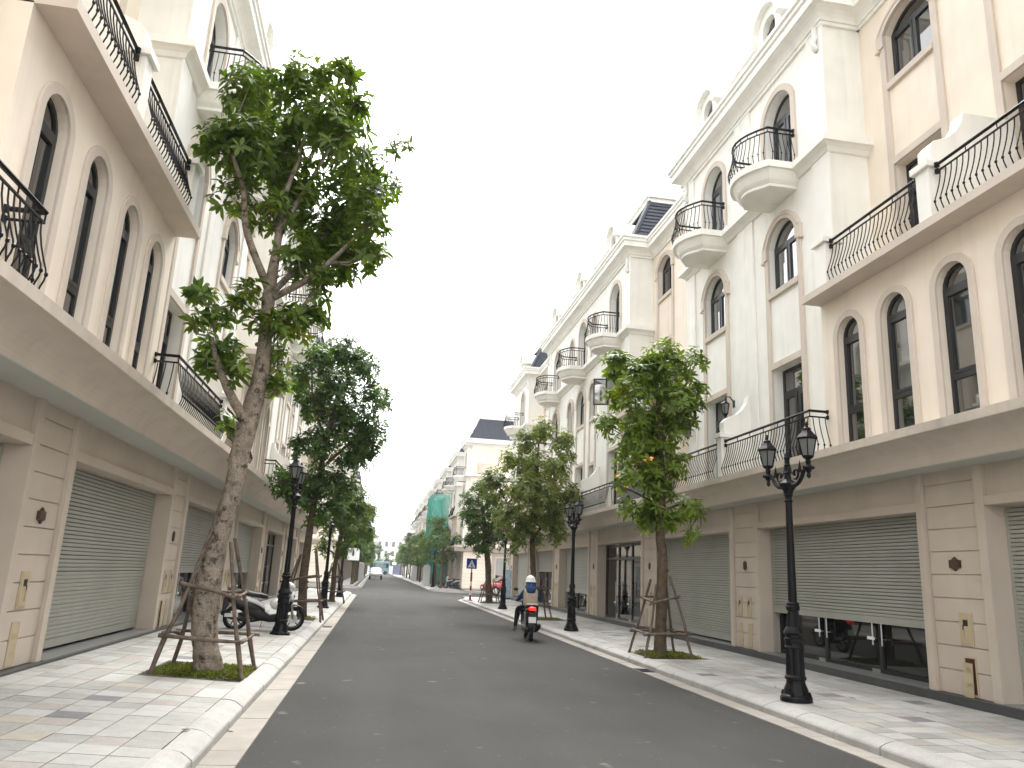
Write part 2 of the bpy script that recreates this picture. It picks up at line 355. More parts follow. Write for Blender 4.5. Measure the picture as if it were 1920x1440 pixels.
BAL = [(0, .65), (.012, .54), (.04, .42), (.078, .30), (.112, .21), (.125, .155), (.118, .10), (.098, .045), (.085, 0)]
_balm = {}
def baluster_mesh(s):
    if s not in _balm:
        b = MB(); b.tube([(o * s, 0, z) for o, z in BAL], .0085, 5); k = (.125 * s, .155)
        b.lathe([(.006, k[1] - .022), (.017, k[1] - .01), (.017, k[1] + .01), (.006, k[1] + .022)], k[0], 0, 6)
        me = b.mesh('baluster'); me.materials.append(M['iron']); _balm[s] = me
    return _balm[s]
def railing(par, sd, dv, path, z0, lod=0, step=.105, bulge=1., outn=None, gm='iron'):
    """iron railing along a path of (v, y) points; outn gives the outward normal of each leg"""
    r = MB(sd, dv); bars = []
    for i in range(len(path) - 1):
        a, b = Vector(path[i]), Vector(path[i + 1]); d = (b - a); Ln = d.length; d.normalize(); nn = Vector(outn[i])
        r.tube([(a.x, a.y, z0 + .755), (b.x, b.y, z0 + .755)], .024, 6); r.tube([(a.x, a.y, z0 + .655), (b.x, b.y, z0 + .655)], .015, 5)
        k = max(1, round(Ln / .55))
        for j in range(k + 1): q = a + d * (Ln * j / k); r.tube([(q.x, q.y, z0 + .655), (q.x, q.y, z0 + .755)], .009, 4)
        k = max(1, round(Ln / step))
        for j in range(k): q = a + d * (Ln * (j + .5) / k); bars.append((q, nn))
    for q in (path[0], path[-1]):
        for z in (.755, .655): r.lathe([(.035, z0 + z - .03), (.035, z0 + z + .03)], q[0], q[1], 8)
    if lod:
        for q, nn in bars: r.tube([(q.x + nn.x * o * bulge, q.y + nn.y * o * bulge, z0 + z) for o, z in BAL[::2]], .0095, 4)
        return r.build('railing', gm, par)
    ro = r.build('railing', gm, par); me = baluster_mesh(bulge)
    for q, nn in bars:
        w = r.P((q.x, q.y, z0)); n = Vector((nn.x * sd, nn.y))
        link('baluster', me, None, ro, w, (0, 0, math.atan2(n.y, n.x)))
    return ro
# ---------------------------------------------------------------- townhouses
ZL1, ZL2, ZB, ZC = 3.67, 6.48, 9.74, 12.38      # canopy lip, terrace lip, balcony band, cornice foot
def shutter(par, sd, dv, v, ya, yb, ztop, zbot, zsplit=None, lod=0, col='shutter'):
    """roller shutter; slats above zsplit hang apart with dark gaps, below it they are closed"""
    b = MB(sd, dv); bot = zbot
    b.box(v - .01, v + .03, ya + .05, yb - .05, bot, bot + .11)          # bottom bar
    b.box(v + .045, v + .05, ya, yb, bot + .02, ztop + .12, 1)           # dark sheet: shade in the gaps is put into its colour
    for y in (ya, yb - .05): b.box(v - .015, v + .045, y, y + .05, .32, ztop + .05)
    for q in (.18, .28): b.box(v - .0115, v - .009, ya + .25, ya + .25 + q * .3, bot + .045, bot + .062, 2) if lod == 0 else None
    so = b.build('roller_shutter', [col, 'shadowgap', 'blackplastic'], par)
    z = bot + .112; zsplit = zsplit or bot; Lh = yb - ya - .10
    def slat(h):
        s = MB(sd, dv); y0, y1 = -Lh / 2, Lh / 2
        s.prism([(0, 0), (-.010, h * .10), (-.012, h * .5), (-.010, h * .92), (0, h), (.02, h), (.02, 0)], 'y', y0, y1)
        return s
    ms = {}
    j = MB(sd, dv)
    while z < ztop + .05:
        pit = .0555; h = .0545 if z < zsplit else .0485
        if lod == 0:
            if h not in ms:
                q = slat(h); q.dv = 0; q.v = []; q.f = []; q.mi = []
                prof = [(0, 0), (-.010, h * .10), (-.012, h * .5), (-.010, h * .92), (0, h), (.02, h), (.02, 0)]
                q = MB(1); q.prism([(u * sd, w) for u, w in prof], 'y', -Lh / 2, Lh / 2); ms[h] = q.mesh('slat')
            w = b.P((v, (ya + yb) / 2, z)); link('slat', ms[h], col, so, (w[0], w[1], z + random.uniform(-.0012, .0012)))
        else:
            j.box(v - .012, v + .02, ya + .05, yb - .05, z, z + h)
        z += pit
    if lod: o = j.build('slat', col, so, kind='stuff' if lod > 1 else None)
    return so

def glazing(par, sd, dv, v, ya, yb, z0, z1, n, lod=0):
    w = MB(sd, dv)
    w.box(v, v + .09, ya, ya + .07, z0, z1); w.box(v, v + .09, yb - .07, yb, z0, z1); w.box(v, v + .088, ya + .07, yb - .07, z1 - .09, z1); w.box(v, v + .088, ya + .07, yb - .07, z0, z0 + .07)
    ys = [ya + .07 + (yb - ya - .14) * k / n for k in range(n + 1)]
    for y in ys[1:-1]: w.box(v + .002, v + .086, y - .035, y + .035, z0 + .07, z1 - .09)
    zt = 2.25
    if z1 > zt + .2: w.box(v + .004, v + .084, ya + .07, yb - .07, zt, zt + .07)
    o = w.build('shop_front', 'frame', par)
    for k in range(n):
        for (c, d) in (((z0 + .07, zt), (zt + .07, z1 - .09)) if z1 > zt + .2 else ((z0 + .07, z1 - .09),)):
            g = MB(sd, dv); a, b2 = ys[k] + .035, ys[k + 1] - .035
            ctr = Vector(g.P((v + .04, (a + b2) / 2, (c + d) / 2))); g.box(v + .035, v + .045, a, b2, c, d); g.v = [tuple(Vector(p) - ctr) for p in g.v]
            link('pane', g.mesh('pane'), 'shopglass', o, ctr, (0, random.uniform(-.004, .004), random.uniform(-.006, .006)))
    for k in (1, 2):
        if k < n:
            for s2 in (-.12, .12):
                h = MB(sd, dv); h.tube([(v - .05, ys[k] + s2, .75), (v - .05, ys[k] + s2, 1.55)], .012, 6); h.tube([(v - .05, ys[k] + s2, .85), (v + .03, ys[k] + s2, .85)], .009, 4); h.tube([(v - .05, ys[k] + s2, 1.45), (v + .03, ys[k] + s2, 1.45)], .009, 4)
                h.build('door_handle', 'steel', o)
            s = MB(sd, dv); s.box(v - .072, v - .068, ys[k] + .04, ys[k] + .24, .83, .88); s.build('paper_label', 'sticker', o)
            s = MB(sd, dv); s.box(v - .01, v + .1, ys[k] + .04, ys[k] + .24, z0 + .01, z0 + .068); s.build('floor_hinge', 'steel', o)
    return o

def pilaster(par, sd, dv, yc, g, lod, kind):
    """rusticated shop pier: two ribs and stacked plaster panels"""
    v = 7.80 + g; hw = .66; b = MB(sd, dv)
    for s in (-1, 1):
        y0, y1 = sorted((yc + s * hw, yc + s * (hw - .15))); b.box(v, v + .30, y0, y1, .31, 3.33)
    b.box(v + .072, v + .55, yc - hw + .15, yc + hw - .15, .31, 3.33)
    b.box(v + .30, v + .55, yc - hw, yc - hw + .15, .31, 3.33); b.box(v + .30, v + .55, yc + hw - .15, yc + hw, .31, 3.33)
    po = b.build('pilaster', 'beige', par, bevel=.006 if lod == 0 else 0)
    zs = [.31 + .3135 * k for k in range(11)]; zs[-1] = 3.33
    j = MB(sd, dv); a = hw - .155
    for k in range(10):
        if lod == 0:
            q = MB(sd, dv); q.box(v + .055, v + .08, yc - a, yc + a, zs[k] + .007, zs[k + 1] - .007); q.build('panel', 'beige', po, bevel=.004)
        else: j.box(v + .055, v + .08, yc - a, yc + a, zs[k] + .007, zs[k + 1] - .007)
    if lod: j.build('panel', 'beige', po)
    f = v + .054
    # bronze number plaque
    q = MB(sd, dv); h = [(-.115, -.055), (-.115, .055), (-.06, .062), (0, .105), (.06, .062), (.115, .055), (.115, -.055), (.06, -.062), (0, -.105), (-.06, -.062)]
    s = .92 if kind != 2 else .78
    if kind == 2: h = [(-.085, -.09), (-.085, .09), (-.03, .1), (0, .13), (.03, .1), (.085, .09), (.085, -.09), (.03, -.1), (0, -.13), (-.03, -.1)]
    q.prism([(yc + u * s, 2.02 + w * s) for u, w in h], 'v', f - .022, f); q.prism([(yc + u * s * .82, 2.02 + w * s * .82) for u, w in h], 'v', f - .028, f - .021)
    q.build('number_plaque', 'bronze', par)
    if lod > 1: return
    ys = [yc - .22] if kind == 1 else [yc - .24, yc + .18]
    for k, y in enumerate(ys):
        w_ = .24 if kind == 1 else .19; H0, H1 = .96, 1.38
        c = MB(sd, dv)
        c.box(f - .012, f, y, y + w_, H0, H1); c.box(f - .020, f - .011, y + .02, y + w_ - .02, H0 + .03, H1 - .03)
        c.box(f - .023, f - .019, y + w_ * .30, y + w_ * .66, H1 - .17, H1 - .09, 1)
        c.box(f - .034, f - .019, y + w_ * .62, y + w_ * .74, H0 + .09, H0 + .20); c.box(f - .023, f - .019, y + w_ * .64, y + w_ * .72, H0 + .2, H0 + .26, 1)
        c.build('meter_cabinet', ['cabinet', 'frame'], par)
        c = MB(sd, dv); w2 = w_ - .03; opened = (kind == 1 and sd > 0) or (kind == 2 and sd < 0 and k == 0)
        for q in ((y, y + .016, .33, .82), (y + w2 - .016, y + w2, .33, .82), (y + .016, y + w2 - .016, .80, .82), (y + .016, y + w2 - .016, .33, .35)): c.box(f - .012, f, *q)
        c.box(f - .004, f + .001, y + .016, y + w2 - .016, .35, .80, 1)
        co = c.build('utility_hatch', ['cabinet', 'rust'], par)
        d = MB(sd, dv)
        if opened:      # door hangs askew in front of the hollow
            d.prism([(y + .06, .31), (y + w2 + .015, .31), (y + w2 + .0, .745), (y + .045, .74)], 'v', f - .035, f - .025)
        else: d.box(f - .011, f - .004, y + .018, y + w2 - .018, .352, .798)
        for zz in (.45, .47, .49, .64, .66, .68): d.box(f - .042 if opened else f - .016, f - .01, y + .07, y + w2 - .05, zz, zz + .006)
        d.build('hatch_door', 'cabinet', co)

COVE = [(8.3, 3.33), (7.40, 3.33)] + [(7.04 + .36 * math.cos(t * PI / 16), 3.33 + .335 * math.sin(t * PI / 16)) for t in range(1, 9)] + [(6.97, ZL1), (6.97, 3.80), (8.3, 3.80)]
def cornice(mb, vf, vb, y0, y1, e0, e1, z=ZC, k=1., m=0):
    pr = [(.0, 0), (.05, 0), (.05, .07), (.08, .07), (.10, .12), (.14, .17), (.20, .215), (.27, .24), (.32, .245), (.32, .40), (.36, .42), (.36, .50), (.40, .52), (.40, .60), (.0, .62)]
    rings = []
    for o, h in pr:
        o *= k; h *= k; a = y0 - (o if e0 else 0); b = y1 + (o if e1 else 0)
        rings.append([(vf - o, a, z + h), (vf - o, b, z + h), (vb, b, z + h), (vb, a, z + h)])
    mb.loft(rings, m)

def frame_column(par, sd, dv, vf, yc, h, z0, zl, zsill, ztop, rise, wtop, lod, mk='trim', inner=None):
    """flat beige surround: two jamb strips, lintel over the lower opening, sill and archivolt of the upper one"""
    b = MB(sd, dv); t = .14; p = .045; sp = ztop - rise; a, c = yc - h, yc + h
    for y in ((a - t, a), (c, c + t)): b.box(vf - p, vf, y[0], y[1], z0, sp - .24)
    b.box(vf - p + .002, vf, a, c, zl, zl + .13); b.box(vf - p - .02, vf, a, c, zsill - .12, zsill)
    o = arc(a, c, sp, rise, 12, .16); i = arc(a, c, sp, rise, 12, 0); i[0] = (a, sp); i[-1] = (c, sp)
    e = .19
    b.prism([(a - e, sp - .24), (a - e, sp + .03)] + [q for q in o if a - e < q[0] < c + e] + [(c + e, sp + .03), (c + e, sp - .24), (c, sp - .24)] + i[::-1] + [(a, sp - .24)], 'v', vf - p - .03, vf)
    if lod == 0:
        b.tube([(vf - p - .03, y, z) for y, z in arc(a - .04, c + .04, sp, rise, 12, .09)], .022, 5)
        for y in (a - e + .03, c + e - .03): b.box(vf - p - .05, vf, y - .05, y + .05, sp - .29, sp - .241)
    return b.build('window_surround', mk, par)

def balcony3(par, sd, dv, yc, lod, col='white', w=.78):
    """curved top-floor balcony: lipped slab, cove and inset bottom plate"""
    b = MB(sd, dv); vw = 7.75
    def plan(off):
        pts = [(vw, yc - w + off), (7.02 + off * .6, yc - w + off)]
        n = 8
        for k in range(1, n): u = -1 + 2 * k / n; pts.append((7.02 + off * .9 - .36 * (1 - u * u), yc + u * (w - off)))
        return pts + [(7.02 + off * .6, yc + w - off), (vw, yc + w - off)]
    rg = lambda off, z: [(p[0], p[1], z) for p in plan(off)]
    b.loft([rg(.0, ZB + .143), rg(0, ZB - .003), rg(.06, ZB - .005), rg(.10, ZB - .10), rg(.15, ZB - .19), rg(.20, ZB - .24), rg(.22, ZB - .25), rg(.22, ZB - .31)])
    o = b.build('balcony', col, par)
    pl = plan(.07)[:-1]; pl = [(7.62, yc - w + .07)] + pl[1:] + [(7.62, yc + w - .07)]
    ns = []
    for i in range(len(pl) - 1):
        d = Vector((pl[i + 1][0] - pl[i][0], pl[i + 1][1] - pl[i][1])).normalized(); n = Vector((-d.y, d.x)); c = Vector(((pl[i][0] + pl[i + 1][0]) / 2 - 7.6, (pl[i][1] + pl[i + 1][1]) / 2 - yc))
        ns.append(n if n.dot(c) > 0 else -n)
    railing(par, sd, dv, pl, ZB + .14, lod, .10, .8, ns)

def dormer(par, sd, dv, yc, lod):
    b = MB(sd, dv); v = 7.62; h = .52; z0 = ZC + .60; sp = z0 + .75
    pr = [(yc - h, z0), (yc - h, sp)] + arc(yc - h, yc + h, sp, .50)[1:-1] + [(yc + h, sp), (yc + h, z0), (yc + .28, z0)] + [(yc + .28, sp)] + arc(yc - .28, yc + .28, sp, .26)[::-1][1:-1] + [(yc - .28, sp), (yc - .28, z0)]
    b.prism(pr, 'v', v, v + .25)
    o = arc(yc - h - .02, yc + h + .02, sp, .52, 10, .13); i = arc(yc - h, yc + h, sp, .50, 10, .0)
    b.prism(o + i[::-1], 'v', v - .14, v + 1.3)
    for s in (-1, 1): y = sorted((yc + s * (h - .02), yc + s * (h + .17))); b.box(v - .14, v + 1.2, y[0], y[1], sp - .07, sp + .02); b.box(v + .25, v + 1.2, *sorted((yc + s * (h - .06), yc + s * h)), z0, sp - .07)
    d = b.build('dormer', 'white', par)
    g = MB(sd, dv); g.prism([(yc - .27, z0 + .02), (yc - .27, sp)] + arc(yc - .27, yc + .27, sp, .25)[1:-1] + [(yc + .27, sp), (yc + .27, z0 + .02)], 'v', v + .14, v + .16, 1)
    g.box(v + .11, v + .15, yc - .02, yc + .02, z0 + .02, sp + .2); g.box(v + .11, v + .15, yc - .26, yc + .26, sp - .03, sp + .03)
    g.build('window', ['frame', 'glass'], d)

def mansard(par, sd, dv, v0, y0, y1, e0, e1, lod):
    """steep roof of lapped slate courses under a white coping; e0 and e1 tell which ends are hipped"""
    z0, z1 = ZC + .60, ZC + 2.68; dvv = .95; n = 12; b = MB(sd, dv); vb = 13.
    for k in range(n):
        t0, t1 = k / n, (k + 1.12) / n; za, zb = z0 + (z1 - z0) * t0, z0 + (z1 - z0) * min(t1, 1.02)
        def ring(t, z, out): return [(v0 + dvv * t - out, y0 + (dvv * t - out if e0 else 0), z), (v0 + dvv * t - out, y1 - (dvv * t - out if e1 else 0), z), (vb, y1 - (dvv * t - out if e1 else 0), z), (vb, y0 + (dvv * t - out if e0 else 0), z)]
        b.loft([ring(t0, za, .05), ring(t1, zb, .012), ring(t1, zb, -.05)], cap=False)
    ro = b.build('mansard_roof', 'tile_roof', par, kind='stuff' if lod > 1 else None)
    if e0 or e1:
        r = MB(sd, dv)
        for e, yy, s in ((e0, y0, 1), (e1, y1, -1)):
            if e: r.tube([(v0 - .05, yy - s * .05, z0), (v0 + dvv, yy + s * dvv, z1)], .09, 6)
        r.build('hip_ridge', 'tile_roof', ro)
    c = MB(sd, dv); a, d = y0 + (dvv if e0 else 0), y1 - (dvv if e1 else 0); q = .14
    for (o, zz0, zz1) in ((.06, z1, z1 + .16), (.14, z1 + .16, z1 + .26), (.02, z1 + .26, z1 + .36)):
        c.box(v0 + dvv - o, vb, a - (o if e0 else 0), d + (o if e1 else 0), zz0, zz1)
    c.build('roof_coping', 'white', par)

def scroll(par, sd, dv, vp, vw, yc, z0, zp, col='white', th=.22):
    """low party wall that sweeps down from the facade to a capped post"""
    b = MB(sd, dv); d = vw - vp
    pr = [(0, zp), (-.03, zp + .10), (-.025, zp + .24), (.06, zp + .34), (.17, zp + .385), (.30, zp + .44), (.42, zp + .55), (.52, zp + .70), (.56, zp + .86)]
    k = min(1., d / .62)
    poly = [(vw, z0), (vp + .02, z0)] + [(vp + .04 + u * k, z) for u, z in pr] + [(vw, zp + .86)]
    b.prism(poly, 'y', yc - th / 2 + .003, yc + th / 2 - .003)
    b.box(vp - .05, vp + .02, yc - th / 2, yc + th / 2, z0, zp - .10); b.box(vp + .02, vp + .20, yc - th / 2, yc + th / 2, z0, zp - .10)
    b.box(vp - .10, vp + .25, yc - th / 2 - .05, yc + th / 2 + .05, zp - .10, zp)
    return b.build('party_wall', col, par, bevel=.008 if lod_now < 2 else 0)
def post(par, sd, dv, vp, yc, z0, zp, col='white', w=.30):
    b = MB(sd, dv); b.box(vp - .05, vp + .24, yc - w / 2, yc + w / 2, z0, zp - .10); b.box(vp - .10, vp + .29, yc - w / 2 - .05, yc + w / 2 + .05, zp - .10, zp)
    return b.build('terrace_post', col, par, bevel=.008 if lod_now < 2 else 0)

lod_now = 0
def house(sd, y0, y1, segs, label, lod=0, dv=0., pils=(), bays=(), g=0., group='townhouses lining the street', wcol='white', ccol='cream', seg_end=(1, 1), no_rail=(), depth=15.):
    """segs: ('W', ya, yb, wide columns, narrow columns, edge flags, scroll y or None) or ('C', ya, yb, arches, recess columns, edge flags, posts, scroll)"""
    global lod_now; lod_now = lod
    fx = MB(sd, dv)
    H = thing('townhouse', label, 'townhouse', (fx.P((7.74 + g, 0, 0))[0], (y0 + y1) / 2, .2), group)
    # ---- ground floor
    b = MB(sd, dv); b.box(7.73 + g, 9.6, y0, y1, .05, .31); b.build('plinth', 'granite_dark', H)
    b = MB(sd, dv); b.prism(COVE, 'y', y0, y1); b.build('canopy', 'trim', H, smooth=False)
    b = MB(sd, dv); b.box(6.962, 6.97, y0, y1, ZL1 + .004, 3.797); b.build('canopy_edge', 'lip', H)
    b = MB(sd, dv); b.box(7.405, 7.94 + g, y0, y1, 3.318, 3.329); b.build('soffit_board', 'soffit', H)
    for yc, kind in pils: pilaster(H, sd, dv, yc, g, lod, kind)
    for (ya, yb, kind, zb, zs) in bays:
        b = MB(sd, dv); v = 7.80 + g
        b.box(v + .07, v + .5, ya, yb, 2.90, 3.328); b.box(v + .012, v + .5, ya, yb, 2.77, 2.90)
        b.build('lintel', 'beige', H, bevel=.006 if lod == 0 else 0)
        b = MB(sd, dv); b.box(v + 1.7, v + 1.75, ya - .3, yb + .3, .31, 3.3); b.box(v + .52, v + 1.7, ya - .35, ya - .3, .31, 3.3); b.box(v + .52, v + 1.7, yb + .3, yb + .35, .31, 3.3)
        b.build('shop_interior', 'shadowgap', H)  # room walls coloured near black, interior shade painted in
        b = MB(sd, dv); b.box(7.765 + g, v + .5, ya, yb, .311, .322); b.build('threshold', 'threshold', H)  # step slab over the plinth, its pale grey painting in the reflected sky
        vs = v + .32
        if kind == 'glass': glazing(H, sd, dv, vs, ya + .3, yb - .02, .31, 2.77, 3, lod)
        else:
            shutter(H, sd, dv, vs, ya, yb, 2.77, zb, zs, lod, 'shutter' if kind == 's' else 'shutter2')
            if zb > .5: glazing(H, sd, dv, vs + .12, ya + .02, yb - .02, .31, min(2.2, zb + .5), 3, lod)
    # ---- body behind the facades
    b = MB(sd, dv); b.box(9.0, depth, y0, y1, 3.34, ZC + .55); b.box(9.62, depth, y0, y1, .2, 3.34); b.build('wall', wcol, H)
    # ---- upper floors
    for sg in segs:
        ya, yb = sg[1], sg[2]; e0, e1 = sg[5]
        if sg[0] == 'W':
            wide, nar = sg[3], sg[4]; ops = []; h = .58; hn = .36
            for c in wide: ops += [(c - h, c + h, 3.80, 5.93, 0), (c - h, c + h, 7.58, 9.03, .42), (c - h, c + h, ZB + .14, 12.02, .42)]
            for c in nar: ops += [(c - hn, c + hn, 3.80, 5.75, 0), (c - hn, c + hn, 7.58, 8.95, .34), (c - hn, c + hn, ZB + .14, 11.75, .34)]
            b = MB(sd, dv); wall(b, 7.75, 8.05, ya, yb, 3.80, ZC + .3, ops); b.box(8.051, 9.0, ya, ya + .2, 3.8, ZC + .3); b.box(8.051, 9.0, yb - .2, yb, 3.8, ZC + .3)
            b.build('wall', wcol, H)
            strips = ([(ya - .045, ya + .52)] if e0 else []) + ([(yb - .52, yb + .045)] if e1 else []) + [(y - .19, y + .19) for y in (sg[7] if len(sg) > 7 else ())]
            for q in strips:                                  # flat pilaster strips, lower and upper
                for za, zb_ in ((3.80, ZB - .145), (ZB + .152, ZC + .01)):
                    b = MB(sd, dv); b.box(7.705, 7.749, q[0], q[1], za, zb_); b.build('facade_strip', wcol, H, bevel=.006 if lod == 0 else 0)
            b = MB(sd, dv); o0, o1 = (.22 if e0 else 0), (.22 if e1 else 0)
            b.loft([[(7.75 - o, ya - min(o, o0), z), (7.75 - o, yb + min(o, o1), z), (8.6, yb + min(o, o1), z), (8.6, ya - min(o, o0), z)] for o, z in ((.0, ZB - .14), (.05, ZB - .13), (.09, ZB - .06), (.16, ZB - .01), (.22, ZB), (.22, ZB + .14), (0, ZB + .15))])
            b.build('storey_band', wcol, H)
            for c in wide:
                frame_column(H, sd, dv, 7.75, c, h, 3.80, 5.93, 7.58, 9.03, .42, 0, lod)
                t = MB(sd, dv); sp = 12.02 - .42
                t.prism([(c - h - .14, ZB + .15), (c - h - .14, sp)] + [q for q in arc(c - h, c + h, sp, .42, 12, .14) if abs(q[0] - c) < h + .14] + [(c + h + .14, sp), (c + h + .14, ZB + .15), (c + h, ZB + .15)] + arc(c - h, c + h, sp, .42, 12)[::-1] + [(c - h, ZB + .15)], 'v', 7.705, 7.75)
                t.build('window_surround', 'trim', H)
                window(H, sd, dv, 7.95, c - h, c + h, 3.80, 5.93, 0, 'door', lod); window(H, sd, dv, 7.87, c - h, c + h, 7.58, 9.03, .42, 'casement', lod, 'glasslit'); window(H, sd, dv, 7.95, c - h, c + h, ZB + .14, 12.02, .42, 'door', lod, 'glasslit')
                balcony3(H, sd, dv, c - .08, lod, wcol)
                dormer(H, sd, dv, c, lod)
            for c in nar:
                frame_column(H, sd, dv, 7.75, c, hn, 3.80, 5.75, 7.58, 8.95, .34, 0, lod)
                t = MB(sd, dv); sp = 11.75 - .34
                t.prism([(c - hn - .12, ZB + .15), (c - hn - .12, sp)] + [q for q in arc(c - hn, c + hn, sp, .34, 10, .12) if abs(q[0] - c) < hn + .12] + [(c + hn + .12, sp), (c + hn + .12, ZB + .15), (c + hn, ZB + .15)] + arc(c - hn, c + hn, sp, .34, 10)[::-1] + [(c - hn, ZB + .15)], 'v', 7.705, 7.75)
                t.build('window_surround', 'trim', H)
                window(H, sd, dv, 7.95, c - hn, c + hn, 3.80, 5.75, 0, 'door', lod); window(H, sd, dv, 7.87, c - hn, c + hn, 7.58, 8.95, .34, 'casement', lod); window(H, sd, dv, 7.95, c - hn, c + hn, ZB + .14, 11.75, .34, 'casement', lod)
            b = MB(sd, dv); cornice(b, 7.75, 9.0, ya, yb, e0, e1, ZC, 1.1); b.build('cornice', wcol, H)
            if lod == 2:
                for y in (ya + .4, yb - .4):
                    b = MB(sd, dv); b.box(7.62, 8.02, y - .2, y + .2, ZC + .66, ZC + 1.5); b.lathe([(.12, ZC + 1.5), (.26, ZC + 1.75), (.22, ZC + 2.0), (.10, ZC + 2.15), (.12, ZC + 2.3), (.03, ZC + 2.9), (.005, ZC + 3.2)], 7.82, y, 8); b.build('roof_finial', wcol, H)
            mansard(H, sd, dv, 7.80, ya, yb, e0, e1, lod)
            # railing of the first-floor balcony
            ra, rb, ends = sg[6]
            if ra is not None:
                ps = [(7.42, ra)] * ends[0] + [(7.08, ra), (7.08, rb)] + [(7.42, rb)] * ends[1]
                ns = [(0, -1)] * ends[0] + [(-1, 0)] + [(0, 1)] * ends[1]
                railing(H, sd, dv, ps, 3.80, lod, .105, 1., ns)
        else:
            arches, rec = sg[3], sg[4]; ha = .305
            b = MB(sd, dv); wall(b, 7.42, 7.72, ya, yb, 3.80, ZL2 + .02, [(c - ha, c + ha, 3.80, 6.03, ha) for c in arches]); b.box(7.721, 9.0, ya, ya + .15, 3.8, ZL2 + .02) if e0 else None; b.box(7.721, 9.0, yb - .15, yb, 3.8, ZL2 + .02) if e1 else None
            b.build('wall', ccol, H)
            t = MB(sd, dv)
            for c in arches:
                sp = 6.03 - ha; o = arc(c - ha, c + ha, sp, ha, 12, .115)
                t.prism([(c - ha - .115, 3.80)] + o + [(c + ha + .115, 3.80), (c + ha, 3.80)] + arc(c - ha, c + ha, sp, ha, 12)[::-1] + [(c - ha, 3.80)], 'v', 7.385, 7.42)
            if arches: t.build('window_surround', 'trim', H, bevel=.006 if lod == 0 else 0)
            for c in arches: window(H, sd, dv, 7.51, c - ha, c + ha, 3.80, 6.03, ha, 'tall', lod)
            t0, t1 = (.10 if e0 else 0), (.10 if e1 else 0)
            b = MB(sd, dv); b.box(7.05, 8.56, ya + 0, yb + 0, ZL2, ZL2 + .125); b.build('terrace_slab', 'trim', H)
            b = MB(sd, dv); hr = .60; ops = []
            for c in rec: ops += [(c - hr, c + hr, ZL2 + .125, 9.03, 0), (c - hr, c + hr, 10.66, 12.0, .30)]
            wall(b, 8.55, 8.85, ya, yb, ZL2 + .125, ZC + .3, ops); b.build('wall', ccol, H)
            for c in rec:
                frame_column(H, sd, dv, 8.55, c, hr, ZL2 + .125, 9.03, 10.66, 12.0, .30, 0, lod)
                window(H, sd, dv, 8.75, c - hr, c + hr, ZL2 + .125, 9.03, 0, 'door', lod); window(H, sd, dv, 8.67, c - hr, c + hr, 10.66, 12.0, .30, 'casement', lod)
            b = MB(sd, dv); cornice(b, 8.55, 9.2, ya, yb, 0, 0); b.build('cornice', wcol, H)
            mansard(H, sd, dv, 8.72, ya, yb, 0, 0, lod)
            for yp in sg[6]: post(H, sd, dv, 7.12, yp, ZL2 + .125, 7.45, wcol)
            if sg[7]: scroll(H, sd, dv, 7.12, 8.55, sg[7], ZL2 + .125, 7.45, 'white', .26)
            for (ra, rb) in sg[8]: railing(H, sd, dv, [(7.16, ra), (7.16, rb)], ZL2 + .125, lod, .105, 1., [(-1, 0)])
    return H
# ================================================================ the place
def zR(x): return .15 + max(0, min(1, (x - 5.35) / 2.39)) * .045
def zL(x): return .165 + max(0, min(1, (-1.42 - x) / 2.4)) * .115
# ---------------------------------------------------------------- ground, road, cross street
b = MB(); b.box(-400, 420, -60, 900, -.5, -.03); tag(b.build('ground', 'gutter'), 'flat ground around the street and its houses', 'ground', kind='structure')
b = MB(); b.box(-.972, 4.862, -25, 330, -.2, 0); b.box(-60, -.93, 49.5, 62.5, -.2, -.002); b.box(4.86, 70, 49.5, 62.5, -.2, -.002)
b.box(-1.3, -.93, 46.5, 66, -.2, -.004); b.box(4.86, 5.2, 46.5, 66, -.2, -.004)
tag(b.build('road', 'asphalt'), 'worn grey asphalt street with pale specks and a crossing side road', 'road', kind='structure')

def kerb_run(sd, ya, yb, step, name, label):
    """kerb stones (bevelled front) and gutter slabs, each a piece of its own"""
    kx = 5.12 if sd > 0 else -1.27
    K = thing('kerb', label, 'kerb', (kx, (ya + yb) / 2, 0)); K['kind'] = 'structure'
    G = thing('gutter', label.replace('kerb', 'gutter').replace('bevelled granite', 'flat pinkish'), 'gutter', (kx, (ya + yb) / 2, 0)); G['kind'] = 'structure'
    zt = .15 if sd > 0 else .165
    pr = [(0, -.1), (0, .075), (.008, .092), (.03, .108), (.09, zt - .018), (.15, zt - .003), (.185, zt), (.235, zt), (.235, -.1)]
    q = MB(); L = step - .013; q.prism([(u * sd, w) for u, w in pr], 'y', 0, L); mk = q.mesh('kerb_stone')
    gl = .5; gw = .262 if sd > 0 else .302; q = MB(); q.box(min(0, -gw * sd), max(0, -gw * sd), 0, gl - .007, -.1, .012); mg = q.mesh('gutter_slab')
    y = ya; i = 0
    while y < yb - .3:
        link('kerb_stone', mk, 'kerb', K, (kx + random.uniform(-.006, .006), y, random.uniform(-.005, .004)), (0, 0, random.uniform(-.003, .003))); y += step; i += 1
    y = ya; i = 0; far = MB()
    while y < yb - .2:
        if i < 60: link('gutter_slab', mg, 'gutter', G, (kx - .001 * sd, y, random.uniform(-.003, .003)), (0, random.uniform(-.004, .004), 0))
        else: far.box(kx - .001 * sd, kx - (gw + .001) * sd, y, y + gl - .007, -.1, .012)
        y += gl; i += 1
    if far.v: far.build('gutter_slab', 'gutter', G, kind='stuff')
    return K, G
KR, GR = kerb_run(1, 2.0, 46.0, .8, 'R', 'bevelled granite kerb along the pavement with the lone streetlamp and rider')
KL, GL = kerb_run(-1, 2.0, 48.0, .8, 'L', 'bevelled granite kerb along the pavement with the parked scooter')
